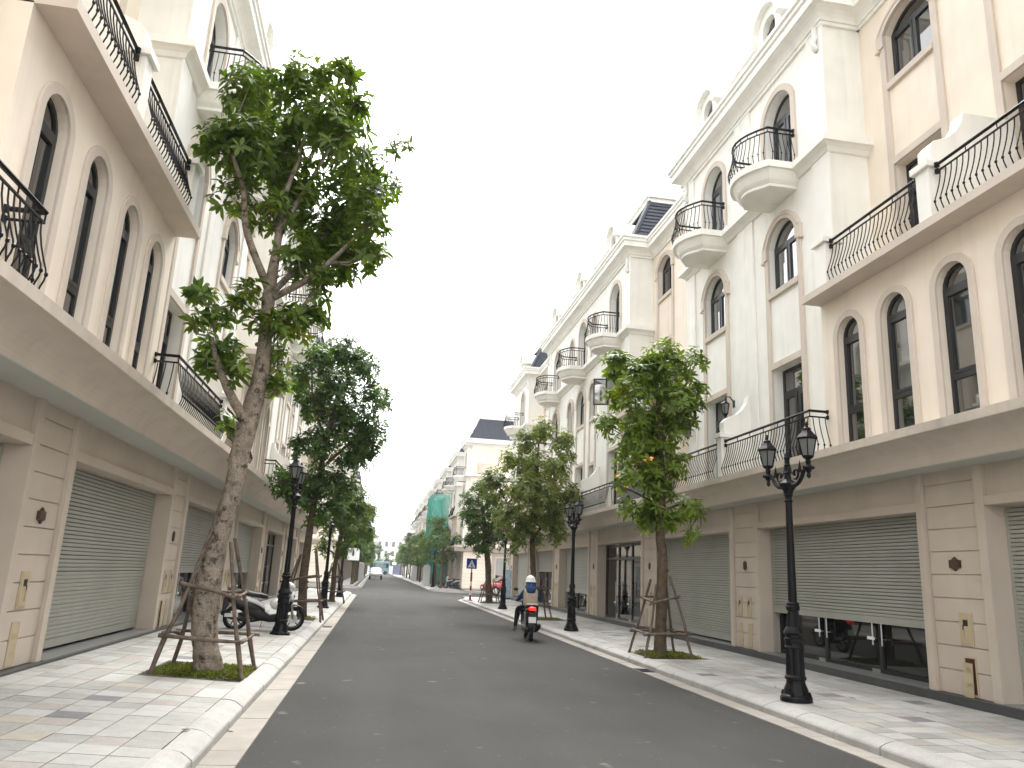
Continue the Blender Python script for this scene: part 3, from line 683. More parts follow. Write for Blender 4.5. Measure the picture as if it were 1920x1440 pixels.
def corner(sd, y0, K, up):
    """rounded street corner of kerb and paving"""
    kx = 5.12 if sd > 0 else -1.27; r = 2.6; zt = .15 if sd > 0 else .165; cx = kx + sd * r; rings = []; rg = []
    for k in range(9):
        a = PI / 2 * k / 8; ux, uy = -sd * math.cos(a), up * math.sin(a)
        rings.append([(cx + ux * (r - d), y0 + uy * (r - d), z) for d, z in ((0, -.1), (0, .085), (.02, .10), (.175, zt), (.235, zt), (.235, -.1))])
        rg.append([(cx + ux * (r + d), y0 + uy * (r + d), z) for d, z in ((.002, -.1), (.002, .012), (.262, .012), (.262, -.1))])
    for s2 in (40,):
        rings.append([(cx + sd * s2, y0 + up * (r - d), z) for d, z in ((0, -.1), (0, .085), (.02, .10), (.175, zt), (.235, zt), (.235, -.1))])
        rg.append([(cx + sd * s2, y0 + up * (r + d), z) for d, z in ((.002, -.1), (.002, .012), (.262, .012), (.262, -.1))])
    b = MB(); b.loft(rings); b.build('kerb_corner', 'kerb', K); b = MB(); b.loft(rg); b.build('gutter_corner', 'gutter', K)
corner(1, 46.0, KR, 1); corner(-1, 48.0, KL, 1)

TILE = ['t_white', 't_white2', 't_grey', 't_pink', 't_beige', 't_dark']; TW = [.40, .22, .21, .13, .02, .005]
def pavement(sd, ya, yb, xin, xout, zf, pits, label, yend, nobj=300, dark=()):
    b = MB(); n = 6
    rings = [[(x, y, -.1), (x, y, zf(x) - .012)] for x in [xin + (xout - xin) * k / n for k in range(n + 1)] for y in ()]
    xs = [xin + (xout - xin) * k / n for k in range(n + 1)]
    for k in range(n): b.add([(xs[k], ya, zf(xs[k]) - .012), (xs[k + 1], ya, zf(xs[k + 1]) - .012), (xs[k + 1], yb, zf(xs[k + 1]) - .012), (xs[k], yb, zf(xs[k]) - .012)], [(0, 1, 2, 3)])
    P = b.build('pavement', 'grout'); tag(P, label, 'pavement', kind='structure')
    w = .30; ncol = int(abs(xout - xin) / w + .999); tiles = []
    tb = MB(); tb.box(-w / 2 + .0038, w / 2 - .0038, -.1462, .1462, -.03, 0); base = tb.mesh('tile'); meshes = []
    for m in TILE: me = base.copy(); me.materials.append(M[m]); meshes.append(me)
    s = 1 if xout > xin else -1; rows = int((yb - ya) / .30); rnd = random.Random(5 + sd)
    for c in range(ncol):
        x0 = xin + s * w * c; x1 = x0 + s * w
        if abs(x1 - xin) > abs(xout - xin): x1 = xout
        offs = rnd.choice((0, 0, .15))
        for r in range(rows):
            y = ya + .15 + r * .30 + offs * 0; xm = (x0 + x1) / 2
            if any(p[0] < xm < p[1] and p[2] < y < p[3] for p in pits): continue
            m = rnd.choices(range(6), TW)[0]
            if c == 3 and r % 3 == 1 and rnd.random() < .75: m = rnd.choice((5, 5, 4))
            elif c == 3 and m == 5: m = 0
            z = zf(xm) + rnd.uniform(-.0018, .0018)
            tiles.append((math.hypot(xm, y), xm, y, z, m, abs(x1 - x0)))
    tiles.sort(); sl = math.atan2(zf(xout) - zf(xin), abs(xout - xin)) * s
    vis = [t for t in tiles if t[2] > 4.3]; lone = vis[:nobj]; ids = set(id(t) for t in lone)
    for t in lone:
        o = link('tile', meshes[t[4]], None, P, (t[1], t[2], t[3]), (rnd.uniform(-.004, .004), -sl + rnd.uniform(-.004, .004), 0))
        if t[5] < w - .01: o.scale = (t[5] / w, 1, 1)
    st = MB()
    for t in tiles:
        if id(t) in ids: continue
        h = t[5] / 2 - .0038; za, zb_ = zf(t[1] - h) + t[3] - zf(t[1]), zf(t[1] + h) + t[3] - zf(t[1])
        st.add([(t[1] - h, t[2] - .1462, za), (t[1] + h, t[2] - .1462, zb_), (t[1] + h, t[2] + .1462, zb_), (t[1] - h, t[2] + .1462, za)] + [(t[1] + a * h, t[2] + c * .1462, t[3] - .03) for a, c in ((-1, -1), (1, -1), (1, 1), (-1, 1))], [(0, 1, 2, 3), (0, 4, 5, 1), (1, 5, 6, 2), (2, 6, 7, 3), (3, 7, 4, 0)], t[4])
    st.build('tile', TILE, P, kind='stuff')
    return P
TREES = {
'L1':((-2.07,11.16),[(0.25, 8.59, 0.378), (0.8, 8.87, 0.341), (-0.41, 8.67, 0.317), (-0.42, 8.11, 0.372), (0.54, 8.16, 0.46), (1.07, 8.63, 0.238), (0.02, 7.71, 0.453), (0.99, 7.76, 0.417), (-0.64, 7.34, 0.284), (-0.31, 7.21, 0.406), (0.41, 7.13, 0.45), (1.49, 7.65, 0.277), (1.85, 7.86, 0.169), (1.15, 6.96, 0.371), (0.79, 6.47, 0.422), (1.49, 6.73, 0.329), (1.62, 6.22, 0.269), (0.12, 6.55, 0.282), (-0.4, 6.66, 0.281), (1.16, 5.99, 0.339), (0.63, 5.75, 0.287), (0.99, 5.49, 0.223), (1.57, 5.86, 0.162), (0.65, 4.91, 0.298), (0.87, 5.02, 0.197), (0.44, 4.73, 0.249), (-0.69, 5.1, 0.216), (-0.46, 4.8, 0.193), (-0.26, 4.98, 0.202), (-0.02, 5.13, 0.195), (-0.44, 4.08, 0.25), (-0.26, 4.34, 0.214), (-0.57, 4.47, 0.183), (-0.07, 4.04, 0.198), (0.37, 4.36, 0.201), (0.51, 3.81, 0.191), (-0.16, 3.33, 0.18), (0.13, 4.78, 0.171)],
  [[(0.02, 0.0, 0.209), (-0.1, 0.68, 0.212), (-0.1, 1.15, 0.214), (-0.05, 1.72, 0.166), (0.05, 2.43, 0.162), (0.07, 2.85, 0.171), (0.14, 3.39, 0.181), (0.21, 4.06, 0.138), (0.2, 4.87, 0.117), (0.19, 5.28, 0.118), (0.21, 5.96, 0.08), (0.21, 6.74, 0.057), (0.37, 7.49, 0.033)], [(0.13, 3.28, 0.105), (-0.09, 3.64, 0.083), (-0.29, 4.02, 0.061), (-0.41, 4.4, 0.038)], [(0.18, 5.32, 0.079), (-0.18, 6.08, 0.064), (-0.29, 6.68, 0.048), (-0.46, 7.1, 0.032)], [(0.21, 5.28, 0.071), (0.54, 5.91, 0.056), (0.86, 6.65, 0.041), (1.11, 7.32, 0.025)], [(0.22, 5.2, 0.071), (0.74, 5.47, 0.064), (1.03, 5.71, 0.048), (1.54, 6.21, 0.024)], [(0.22, 6.31, 0.064), (0.51, 7.23, 0.041), (0.78, 8.2, 0.034), (0.9, 8.7, 0.017)], [(0.2, 4.54, 0.046), (0.64, 4.99, 0.039), (0.84, 5.27, 0.024)], [(0.19, 5.96, 0.056), (0.24, 7.19, 0.041), (-0.09, 7.97, 0.025)], [(0.17, 3.74, 0.038), (0.29, 4.07, 0.031), (0.5, 4.25, 0.015)], [(-0.29, 4.02, 0.03), (-0.48, 4.64, 0.023), (-0.59, 4.95, 0.015)]]),
'L2':((-1.87,22.51),[(0.33, 7.59, 0.522), (-0.25, 7.21, 0.439), (0.99, 7.16, 0.522), (-0.63, 6.53, 0.435), (0.29, 6.45, 0.656), (1.37, 6.38, 0.472), (0.68, 5.53, 0.651), (-0.25, 5.77, 0.51), (1.46, 5.43, 0.436), (0.0, 4.85, 0.506), (0.92, 4.6, 0.554), (-0.5, 4.58, 0.335), (1.35, 4.95, 0.403), (-0.91, 3.64, 0.391), (-0.43, 3.3, 0.405), (0.11, 3.78, 0.5), (0.71, 3.67, 0.456), (0.05, 2.88, 0.39), (0.62, 3.06, 0.362)],
  [[(0.0, 0.0, 0.203), (-0.06, 1.27, 0.191), (-0.03, 2.28, 0.164), (0.02, 3.17, 0.135), (0.12, 4.39, 0.122), (0.29, 5.65, 0.093), (0.39, 6.94, 0.063)], [(0.07, 4.08, 0.091), (0.74, 4.9, 0.062), (1.28, 5.73, 0.047)], [(0.02, 3.17, 0.075), (-0.61, 3.58, 0.045), (-0.91, 3.64, 0.03)], [(0.17, 4.86, 0.077), (-0.27, 5.92, 0.046), (-0.37, 6.88, 0.031)]]),
'L3':((-1.66,33.82),[(-0.05, 4.46, 0.524), (0.61, 4.16, 0.593), (1.14, 3.74, 0.433), (-0.15, 3.21, 0.542), (0.6, 2.81, 0.542), (1.22, 2.84, 0.362), (-0.49, 2.64, 0.314), (-0.63, 2.08, 0.268), (0.18, 2.12, 0.359), (0.36, 3.69, 0.545)],
  [[(0.0, 0.0, 0.176), (-0.02, 1.46, 0.156), (0.12, 2.78, 0.113), (0.34, 3.91, 0.068)], [(0.01, 1.68, 0.089), (0.78, 2.82, 0.045)], [(-0.02, 1.9, 0.067), (-0.59, 2.19, 0.045)]]),
'R1':((5.78,15.56),[(-0.95, 6.01, 0.325), (-0.1, 6.09, 0.375), (0.52, 6.02, 0.33), (-0.46, 5.57, 0.441), (0.27, 5.4, 0.489), (0.76, 5.44, 0.211), (-0.82, 5.19, 0.368), (-1.14, 4.75, 0.228), (-0.33, 4.76, 0.436), (0.27, 4.69, 0.438), (-0.69, 4.27, 0.318), (-0.21, 4.07, 0.364), (0.57, 4.95, 0.278), (-0.68, 3.7, 0.248), (-0.15, 3.62, 0.362), (0.32, 3.88, 0.251), (-0.83, 3.41, 0.179), (-0.03, 3.23, 0.292), (-0.59, 2.98, 0.178), (-0.3, 2.8, 0.29), (0.14, 2.74, 0.268), (0.59, 2.99, 0.18), (0.77, 2.8, 0.191), (0.61, 2.44, 0.134), (-0.32, 2.55, 0.178)],
  [[(0.0, 0.0, 0.182), (0.02, 1.01, 0.174), (0.05, 1.86, 0.165), (0.0, 2.4, 0.144), (0.02, 2.85, 0.145), (0.03, 3.52, 0.136), (0.0, 4.09, 0.114), (-0.03, 4.9, 0.081), (-0.1, 5.85, 0.047)], [(-0.03, 4.08, 0.08), (0.33, 4.81, 0.058), (0.64, 5.55, 0.035)], [(-0.03, 4.08, 0.068), (-0.46, 4.86, 0.046), (-0.94, 5.77, 0.035)], [(0.02, 2.85, 0.056), (0.44, 3.04, 0.034), (0.79, 2.89, 0.023)], [(0.02, 2.96, 0.045), (-0.44, 3.26, 0.034), (-0.8, 3.41, 0.022)], [(-0.07, 3.51, 0.045), (0.38, 3.88, 0.023)]]),
'R2':((5.52,26.95),[(0.07, 6.59, 0.426), (0.68, 6.15, 0.426), (-0.59, 6.05, 0.422), (-1.05, 5.44, 0.419), (-0.27, 5.3, 0.611), (0.62, 5.17, 0.537), (1.13, 5.79, 0.213), (-1.59, 4.64, 0.49), (-0.81, 4.32, 0.604), (-0.03, 4.18, 0.682), (0.84, 4.23, 0.609), (1.33, 4.26, 0.306), (-1.15, 3.36, 0.505), (-0.38, 3.22, 0.6), (0.58, 3.46, 0.491), (0.79, 2.92, 0.339), (-0.73, 2.65, 0.372), (-0.93, 2.1, 0.241), (0.03, 2.6, 0.262)],
  [[(-0.06, 0.0, 0.182), (-0.11, 1.41, 0.185), (-0.19, 2.5, 0.168), (-0.19, 3.42, 0.15), (-0.15, 4.74, 0.114), (-0.1, 6.09, 0.058)], [(-0.18, 2.68, 0.112), (0.47, 3.64, 0.076), (0.82, 4.8, 0.038)], [(-0.19, 2.86, 0.094), (-0.97, 3.74, 0.056), (-1.4, 4.66, 0.038)], [(-0.22, 3.05, 0.056), (-0.72, 2.47, 0.037)]]),
'R3':((5.78,39.89),[(-0.64, 5.72, 0.5), (-1.3, 4.99, 0.496), (-0.19, 5.06, 0.637), (-0.97, 4.2, 0.632), (0.14, 4.12, 0.634), (-1.48, 4.3, 0.302), (-0.65, 3.4, 0.63), (0.13, 3.23, 0.549), (-1.12, 2.97, 0.354), (-0.47, 2.66, 0.464)],
  [[(0.0, 0.0, 0.215), (-0.15, 1.83, 0.217), (-0.36, 3.15, 0.164), (-0.59, 4.76, 0.11)], [(-0.29, 2.88, 0.109), (0.14, 4.26, 0.055)], [(-0.3, 3.15, 0.082), (-1.13, 4.46, 0.055)]]),
}
def pit(k, sd): x, y = TREES[k][0]; return (x - .62, x + .62, y - .62, y + .62)
pavement(1, 2.0, 46.4, 5.355, 7.75, zR, [(5.36, 6.5, y - .6, y + .6) for y in (TREES['R1'][0][1], TREES['R2'][0][1], TREES['R3'][0][1])], 'granite tile pavement under the rider side shopfronts, dotted with dark tiles', 46.4)
pavement(-1, 2.0, 48.4, -1.505, -3.90, zL, [(-2.75, -1.5, y - .62, y + .62) for y in (TREES['L1'][0][1], TREES['L2'][0][1], TREES['L3'][0][1])], 'granite tile pavement with the parked scooter, dotted with dark tiles', 48.4)
# plain corner paving and the pavements beyond the crossing
def slab(name, x0, x1, y0, y1, z, label):
    b = MB(); b.box(x0, x1, y0, y1, -.1, z); w = .6
    P = b.build(name, 'grout'); tag(P, label, 'pavement', kind='structure')
    st = MB(); rnd = random.Random(3); nx = int((x1 - x0) / w); ny = int((y1 - y0) / w)
    for i in range(nx):
        for j in range(ny): st.box(x0 + i * w + .004, x0 + (i + 1) * w - .004, y0 + j * w + .004, y0 + (j + 1) * w - .004, z, z + .008, rnd.choices(range(6), TW)[0])
    st.build('tile', TILE, P, kind='stuff'); return P
slab('pavement', 7.76, 9.4, 46.0, 48.35, .15, 'corner paving beside the banner stand')
slab('pavement', 5.36, 7.76, 46.42, 48.3, .15, 'corner paving around the striped sign post')
slab('pavement', -8, -3.92, 48.0, 50.3, .16, 'corner paving beyond the last shop of the scooter side')
slab('pavement', -3.91, -1.52, 48.42, 50.2, .16, 'corner paving at the side road of the scooter side')
slab('pavement', 4.6, 7.3, 64.6, 250, .16, 'far pavement in front of the distant row with green netting')
slab('pavement', 7.31, 24, 63.4, 66.5, .16, 'far pavement at the flank of the corner house')
slab('pavement', -4.0, -1.1, 64.6, 250, .16, 'far pavement behind the white car')
slab('pavement', -24, -4.01, 63.4, 66.5, .16, 'far pavement at the side road opposite the scooter side')
for sd, x in ((1, 4.45), (-1, -1.05)):
    b = MB(); b.prism([(x, -.1), (x, .10), (x + sd * .1, .165), (x + sd * .22, .165), (x + sd * .22, -.1)], 'y', 64.6, 250)
    b.box(x + sd * .2, x + sd * 20, 63.2, 63.4, -.1, .165); b.box(x + sd * .05, x + sd * .2, 63.4, 64.6, -.1, .16)
    tag(b.build('kerb', 'kerb'), 'far pale kerb beyond the side road, ' + ('beneath the distant right-hand row' if sd > 0 else 'beside the white car'), 'kerb', kind='structure')

# ---------------------------------------------------------------- the two near rows (the same layout mirrored)
CF = lambda *c: list(c)
def row(sd):
    R = sd > 0; g = 0. if R else .02
    pil = [9.68, 15.96, 22.0, 28.0, 34.0, 40.0, 45.75] if R else [10.08, 16.33, 22.5, 28.6, 34.7, 40.5, 45.75]
    pk = [1, 2, 2, 2, 2, 2, 2]
    def bay(i): return (pil[i] + .66, pil[i + 1] - .66)
    nm = 'rider side' if R else 'scooter side'
    if R: st = [('p', 1.10, None), ('q', .36, .36), ('glass', 0, 0), ('q', 1.0, 1.0), ('q', 1.8, 1.8), ('q', .36, .36)]
    else: st = [('p', .36, 1.28), ('p', 1.30, None), ('p', 1.26, None), ('glass', 0, 0), ('p', .36, .36), ('p', .36, .36)]
    B = lambda i: [(bay(i)[0], bay(i)[1], {'p': 's', 'q': 's', 'glass': 'glass'}[st[i][0]], st[i][1], st[i][2])]
    dk = (pil[0] - .66 - 5.0, pil[0] - .66, 's', .36, 1.62)
    w1, w2 = 13.68, 16.95
    lab = [
      'cream townhouse filling the near %s corner, arched windows cut by the picture edge' % ('right' if R else 'left'),
      'cream and white townhouse whose shutter is %s' % ('half raised over dark glass, behind the nearest lamp' if R else 'fully closed, nearest the mottled tree'),
      'white townhouse with %s' % ('wall lanterns and the dark sign with amber letters on its balcony' if R else 'a raised shutter behind the parked scooter'),
      'white townhouse %s' % ('above the open glass shopfront with the purple poster' if R else 'behind the second tall tree, shutter partly raised'),
      'townhouse with narrow arched windows %s' % ('behind the rider in the white helmet' if R else 'and a dark glass door, behind the second lamp'),
      'white and cream townhouse %s' % ('behind the pale green tree, next to last before the side road' if R else 'before the last one of its row, hidden by trees'),
      'last townhouse before the side road, %s' % ('with the blue banner stand at its door' if R else 'on the scooter side'),
    ]
    grp = 'near townhouses'
    # each call: two half units; W tuple: (kind, ya, yb, wide, narrow, edges, (rail from, rail to, (end returns)), strips)
    house(sd, 1.5, 9.3, [('W', 1.5, 6.7, [5.0], [], (0, 1), (1.6, 6.98, (0, 1)), ()), ('C', 6.7, 9.3, [7.53, 8.73], [8.07], (1, 0), [], 8.70, [(6.9, 8.5)])], lab[0], 0, 0, [], [dk], g, grp, 'cream', 'cream')
    house(sd, 9.3, 15.3, [('C', 9.3, 11.9, [9.96, 11.12], [10.53], (0, 1), [11.28], None, [(8.92, 11.08)]), ('W', 11.9, 15.3, [w1], [], (1, 0), (11.86, 15.14, (1, 0)), (15.105,))], lab[1], 0, 0, [(pil[0], 1)], B(0), g, grp)
    house(sd, 15.3, 21.2, [('W', 15.3, 18.7, [w2], [], (0, 1), (15.50, 18.72, (0, 1)), (15.495,)), ('C', 18.7, 21.2, [19.3, 20.5], [19.95], (1, 0), [19.2], 21.2, [(19.4, 21.0)])], lab[2], 0, 0, [(pil[1], 2)], B(1), g, grp)
    house(sd, 21.2, 27.2, [('C', 21.2, 23.7, [21.9, 23.1], [22.5], (0, 1), [23.2], None, [(21.4, 23.0)]), ('W', 23.7, 27.2, [25.4], [], (1, 0), (23.6, 27.0, (1, 0)), ())], lab[3], 0, 0, [(pil[2], 2)], B(2), g, grp)
    house(sd, 27.2, 33.0, [('W', 27.2, 33.0, [29.95], [28.15, 31.75], (0, 0), (27.4, 32.8, (0, 0)), ())], lab[4], 1, 0, [(pil[3], 2)], B(3), g, grp)
    house(sd, 33.0, 39.1, [('W', 33.0, 36.6, [34.6], [], (0, 1), (33.2, 36.7, (0, 1)), ()), ('C', 36.6, 39.1, [37.2, 38.4], [37.85], (1, 0), [37.1], 39.1, [(37.3, 38.9)])], lab[5], 1, 0, [(pil[4], 2)], B(4), g, grp)
    house(sd, 39.1, 46.4, [('C', 39.1, 41.7, [39.8, 41.0], [40.4], (0, 1), [41.1], None, [(39.3, 40.9)]), ('W', 41.7, 46.4, [43.6], [], (1, 1), (41.6, 46.3, (1, 0)), ())], lab[6], 1, 0, [(pil[5], 2), (pil[6], 2)], B(5), g, grp)
    for yp, hn in ((15.32, 1),):
        pass
row(1); row(-1)
# party walls on the first-floor balconies, drain pipes, wall lanterns, the sign and the open sash belong to their houses
def find_house(y, sd): return min((o for o in COL.objects if o.name.startswith('townhouse') and (o.location.x > 2) == (sd > 0)), key=lambda o: abs(o.location.y - y))
for sd in (1, -1):
    for y, yc in ((15.32, 18.2), (27.2, 24.2)):
        lod_now = 0; scroll(find_house(yc, sd), sd, 0, 7.06, 7.75, y, 3.80, 4.74)
    for yh, ys in ((12.3, 12.02), (18.2, 18.58), (24.2, 23.84), (36, 36.45), (42.7, 41.85)):
        b = MB(sd); b.tube([(7.67, ys, ZC + .02), (7.67, ys, ZC - .22), (7.62, ys, ZC - .34), (7.66, ys, ZC - .46), (7.70, ys, ZC - .5)], .055, 8); b.build('downpipe', 'pipe', find_house(yh, sd), smooth=True)
def wall_lantern(H, y, z):
    b = MB(); v = 7.75
    b.box(v - .02, v, y - .04, y + .04, z - .02, z + .14); b.tube([(v - .02, y, z + .12), (v - .10, y, z + .22), (v - .20, y, z + .21), (v - .22, y, z + .13)], .014, 6)
    b.lathe([(.02, z + .14), (.045, z + .10), (.11, z + .05), (.115, z + .035)], v - .22, y, 6); b.lathe([(.065, z - .20), (.07, z - .18), (.03, z - .24), (.01, z - .27)], v - .22, y, 6)
    for k in range(6): a = PI / 3 * k; b.tube([(v - .22 + .1 * math.cos(a), y + .1 * math.sin(a), z + .04), (v - .22 + .065 * math.cos(a), y + .065 * math.sin(a), z - .19)], .008, 4)
    o = b.build('wall_lantern', 'iron', H); g = MB(); g.lathe([(.06, z - .18), (.094, z + .036)], v - .22, y, 6); g.build('lantern_glass', 'lampglass', o)
H2 = find_house(18.2, 1); wall_lantern(H2, 16.1, 5.55); wall_lantern(H2, 18.3, 5.40)
# dark sign banner with amber and gold letters along the balcony rail
b = MB(); b.box(6.99, 7.02, 18.85, 22.6, 3.82, 4.62); b.box(6.985, 7.025, 18.8, 18.86, 3.80, 4.66); so = b.build('sign_board', 'greysign', H2)
def letters(txt, y, z, size, m, v=6.985):
    c = bpy.data.curves.new('letters', 'FONT'); c.body = txt; c.size = size; c.extrude = .012; c.align_x = 'CENTER'
    o = bpy.data.objects.new('letters', c); COL.objects.link(o); dg = bpy.context.evaluated_depsgraph_get()
    me = bpy.data.meshes.new_from_object(o.evaluated_get(dg)); bpy.data.objects.remove(o); me.materials.clear()
    link('lettering', me, m, so, (v, y, z), (PI / 2, 0, -PI / 2))
letters('Kol', 19.75, 4.66, .62, 'orange'); letters('HI', 21.6, 4.2, .42, 'orange'); letters('I', 22.5, 4.2, .8, 'orange'); letters('ILK', 19.3, 4.30, .2, 'gold'); letters('ILLUN', 19.75, 4.02, .22, 'gold')
# casement sashes standing open on the first white bay behind the tree
H3 = find_house(24.2, 1)
for y, ang, v in ((25.98, R_(68), 7.72), (24.82, R_(112), 7.72)):
    b = MB(); w, h = .56, .98
    for q in ((0, .05, 0, h), (w - .05, w, 0, h), (.05, w - .05, 0, .05), (.05, w - .05, h - .05, h)): b.box(-.02, .02, q[0], q[1], q[2], q[3])
    o = b.build('open_sash', 'frame', H3); o.location = Vector((v, y, 7.64)) - WL[H3.name]; o.rotation_euler = (0, 0, PI - ang if False else ang); WL[o.name] = Vector((v, y, 7.64))
    for vv in o.data.vertices: vv.co += WL[H3.name]
    g = MB(); g.box(-.004, .004, .05, w - .05, .05, h - .05); gm = g.mesh('pane'); po = bpy.data.objects.new('pane', gm); COL.objects.link(po); gm.materials.append(M['glasslit']); po.parent = o
# poster inside the glass shop
b = MB(); b.box(8.30, 8.31, 26.0, 26.5, .45, 2.2); b.build('window_poster', 'purple', H3)
b = MB(); [b.box(8.288, 8.30, 26.05, 26.45, z, z + .09) for z in (.7, 1.0, 1.28, 1.55, 1.9)]; b.build('poster_print', 'sticker', H3)
# ---------------------------------------------------------------- trees
def leaf_template(simple):
    if simple: return np.array([(0, 0, 0), (.5, .19, -.03), (1, 0, -.20), (.5, -.19, -.03)]), [(0, 3, 2), (0, 2, 1)]
    v = [(0, 0, 0), (.33, .155, .02), (.33, 0, -.015), (.33, -.155, .02), (.70, .15, -.07), (.70, 0, -.10), (.70, -.15, -.07), (1, 0, -.24)]
    return np.array(v), [(0, 2, 1), (0, 3, 2), (1, 2, 5, 4), (2, 3, 6, 5), (4, 5, 7), (5, 6, 7)]
def leaf_mesh(name, mats4, simple, m):
    """mats4: (n,4,4) leaf placements merged into one mesh"""
    tv, tf = leaf_template(simple); n = len(mats4); k = len(tv)
    hv = np.concatenate([tv, np.ones((k, 1))], 1); V = np.einsum('nij,kj->nki', mats4, hv)[:, :, :3].reshape(-1, 3)
    me = bpy.data.meshes.new(name); me.vertices.add(n * k); me.vertices.foreach_set('co', V.ravel())
    ls = np.concatenate([np.array(f) for f in tf]); cnt = np.array([len(f) for f in tf]); nl = len(ls)
    idx = (np.arange(n)[:, None] * k + ls[None]).ravel(); me.loops.add(n * nl); me.loops.foreach_set('vertex_index', idx)
    st = np.concatenate([[0], np.cumsum(cnt)[:-1]]); me.polygons.add(n * len(cnt)); me.polygons.foreach_set('loop_start', (np.arange(n)[:, None] * nl + st[None]).ravel().astype(np.int32))
    me.update(calc_edges=True); me.validate(); me.materials.append(M[m]); return me
def basis(x, z):
    x = x.normalized(); y = z.cross(x)
    if y.length < 1e-4: y = Vector((0, 1, 0)).cross(x)
    y.normalize(); z = x.cross(y); return x, y, z
def make_leaves(clumps, L, dens, rnd, nper=(6, 9), droop=.35):
    out = []
    for (c, r) in clumps:
        nw = max(3, int(dens * r * r))
        for _ in range(nw):
            d = Vector((rnd.gauss(0, 1), rnd.gauss(0, 1), rnd.gauss(.25, .9))).normalized(); p = c + d * r * (rnd.random() ** .45) * Vector((1, 1, .8)).length / 1.62
            tw = (d * .8 + Vector((0, 0, .75)) + Vector((rnd.uniform(-.3, .3), rnd.uniform(-.3, .3), 0))).normalized()
            a0 = rnd.uniform(0, 6.28); n = rnd.randint(*nper); s1 = tw.orthogonal().normalized(); s2 = tw.cross(s1)
            for k in range(n):
                a = a0 + 2 * PI * k / n + rnd.uniform(-.25, .25); e = rnd.uniform(-.05, .75)
                dr = (s1 * math.cos(a) + s2 * math.sin(a)) * math.cos(e) + tw * math.sin(e) - Vector((0, 0, droop * rnd.random()))
                x, y, z = basis(dr, tw); ln = L * rnd.uniform(.62, 1.15); o = p + tw * rnd.uniform(-.03, .06)
                out.append(((x * ln), (y * ln * rnd.uniform(.85, 1.15)), (z * ln * rnd.uniform(.7, 1.5)), o))
    A = np.zeros((len(out), 4, 4)); A[:, 3, 3] = 1
    for i, (x, y, z, o) in enumerate(out): A[i, :3, 0] = x; A[i, :3, 1] = y; A[i, :3, 2] = z; A[i, :3, 3] = o
    return A
def smooth_path(pts, rad, k=5, jit=.0, rnd=random):
    P = [Vector(p) for p in pts]; out = []; rr = []
    for i in range(len(P) - 1):
        p0, p1, p2, p3 = P[max(i - 1, 0)], P[i], P[i + 1], P[min(i + 2, len(P) - 1)]
        for j in range(k):
            t = j / k; q = .5 * ((2 * p1) + (p2 - p0) * t + (2 * p0 - 5 * p1 + 4 * p2 - p3) * t * t + (3 * p1 - p0 - 3 * p2 + p3) * t ** 3)
            out.append(q + Vector((rnd.uniform(-jit, jit), rnd.uniform(-jit, jit), 0))); rr.append(rad[i] + (rad[i + 1] - rad[i]) * t)
    return out + [P[-1]], rr + [rad[-1]]
def limb(mb, pts, rad, n, rnd, knob=.06):
    """tapered limb with an uneven, knobbly outline"""
    P, rr = smooth_path(pts, rad, 6, .0, rnd); rings = []; ph = rnd.uniform(0, 9)
    for i, p in enumerate(P):
        t = (P[min(i + 1, len(P) - 1)] - P[max(i - 1, 0)]).normalized(); a = t.cross(Vector((0, 1, .01))).normalized(); b = t.cross(a)
        ring = []
        for k in range(n):
            th = 2 * PI * k / n; w = 1 + knob * math.sin(3 * th + ph + i * .33) + knob * .8 * math.sin(5 * th - i * .7) + rnd.uniform(-knob, knob) * .5
            ring.append(tuple(p + (a * math.cos(th) + b * math.sin(th)) * rr[i] * w))
        rings.append(ring)
    mb.loft(rings)
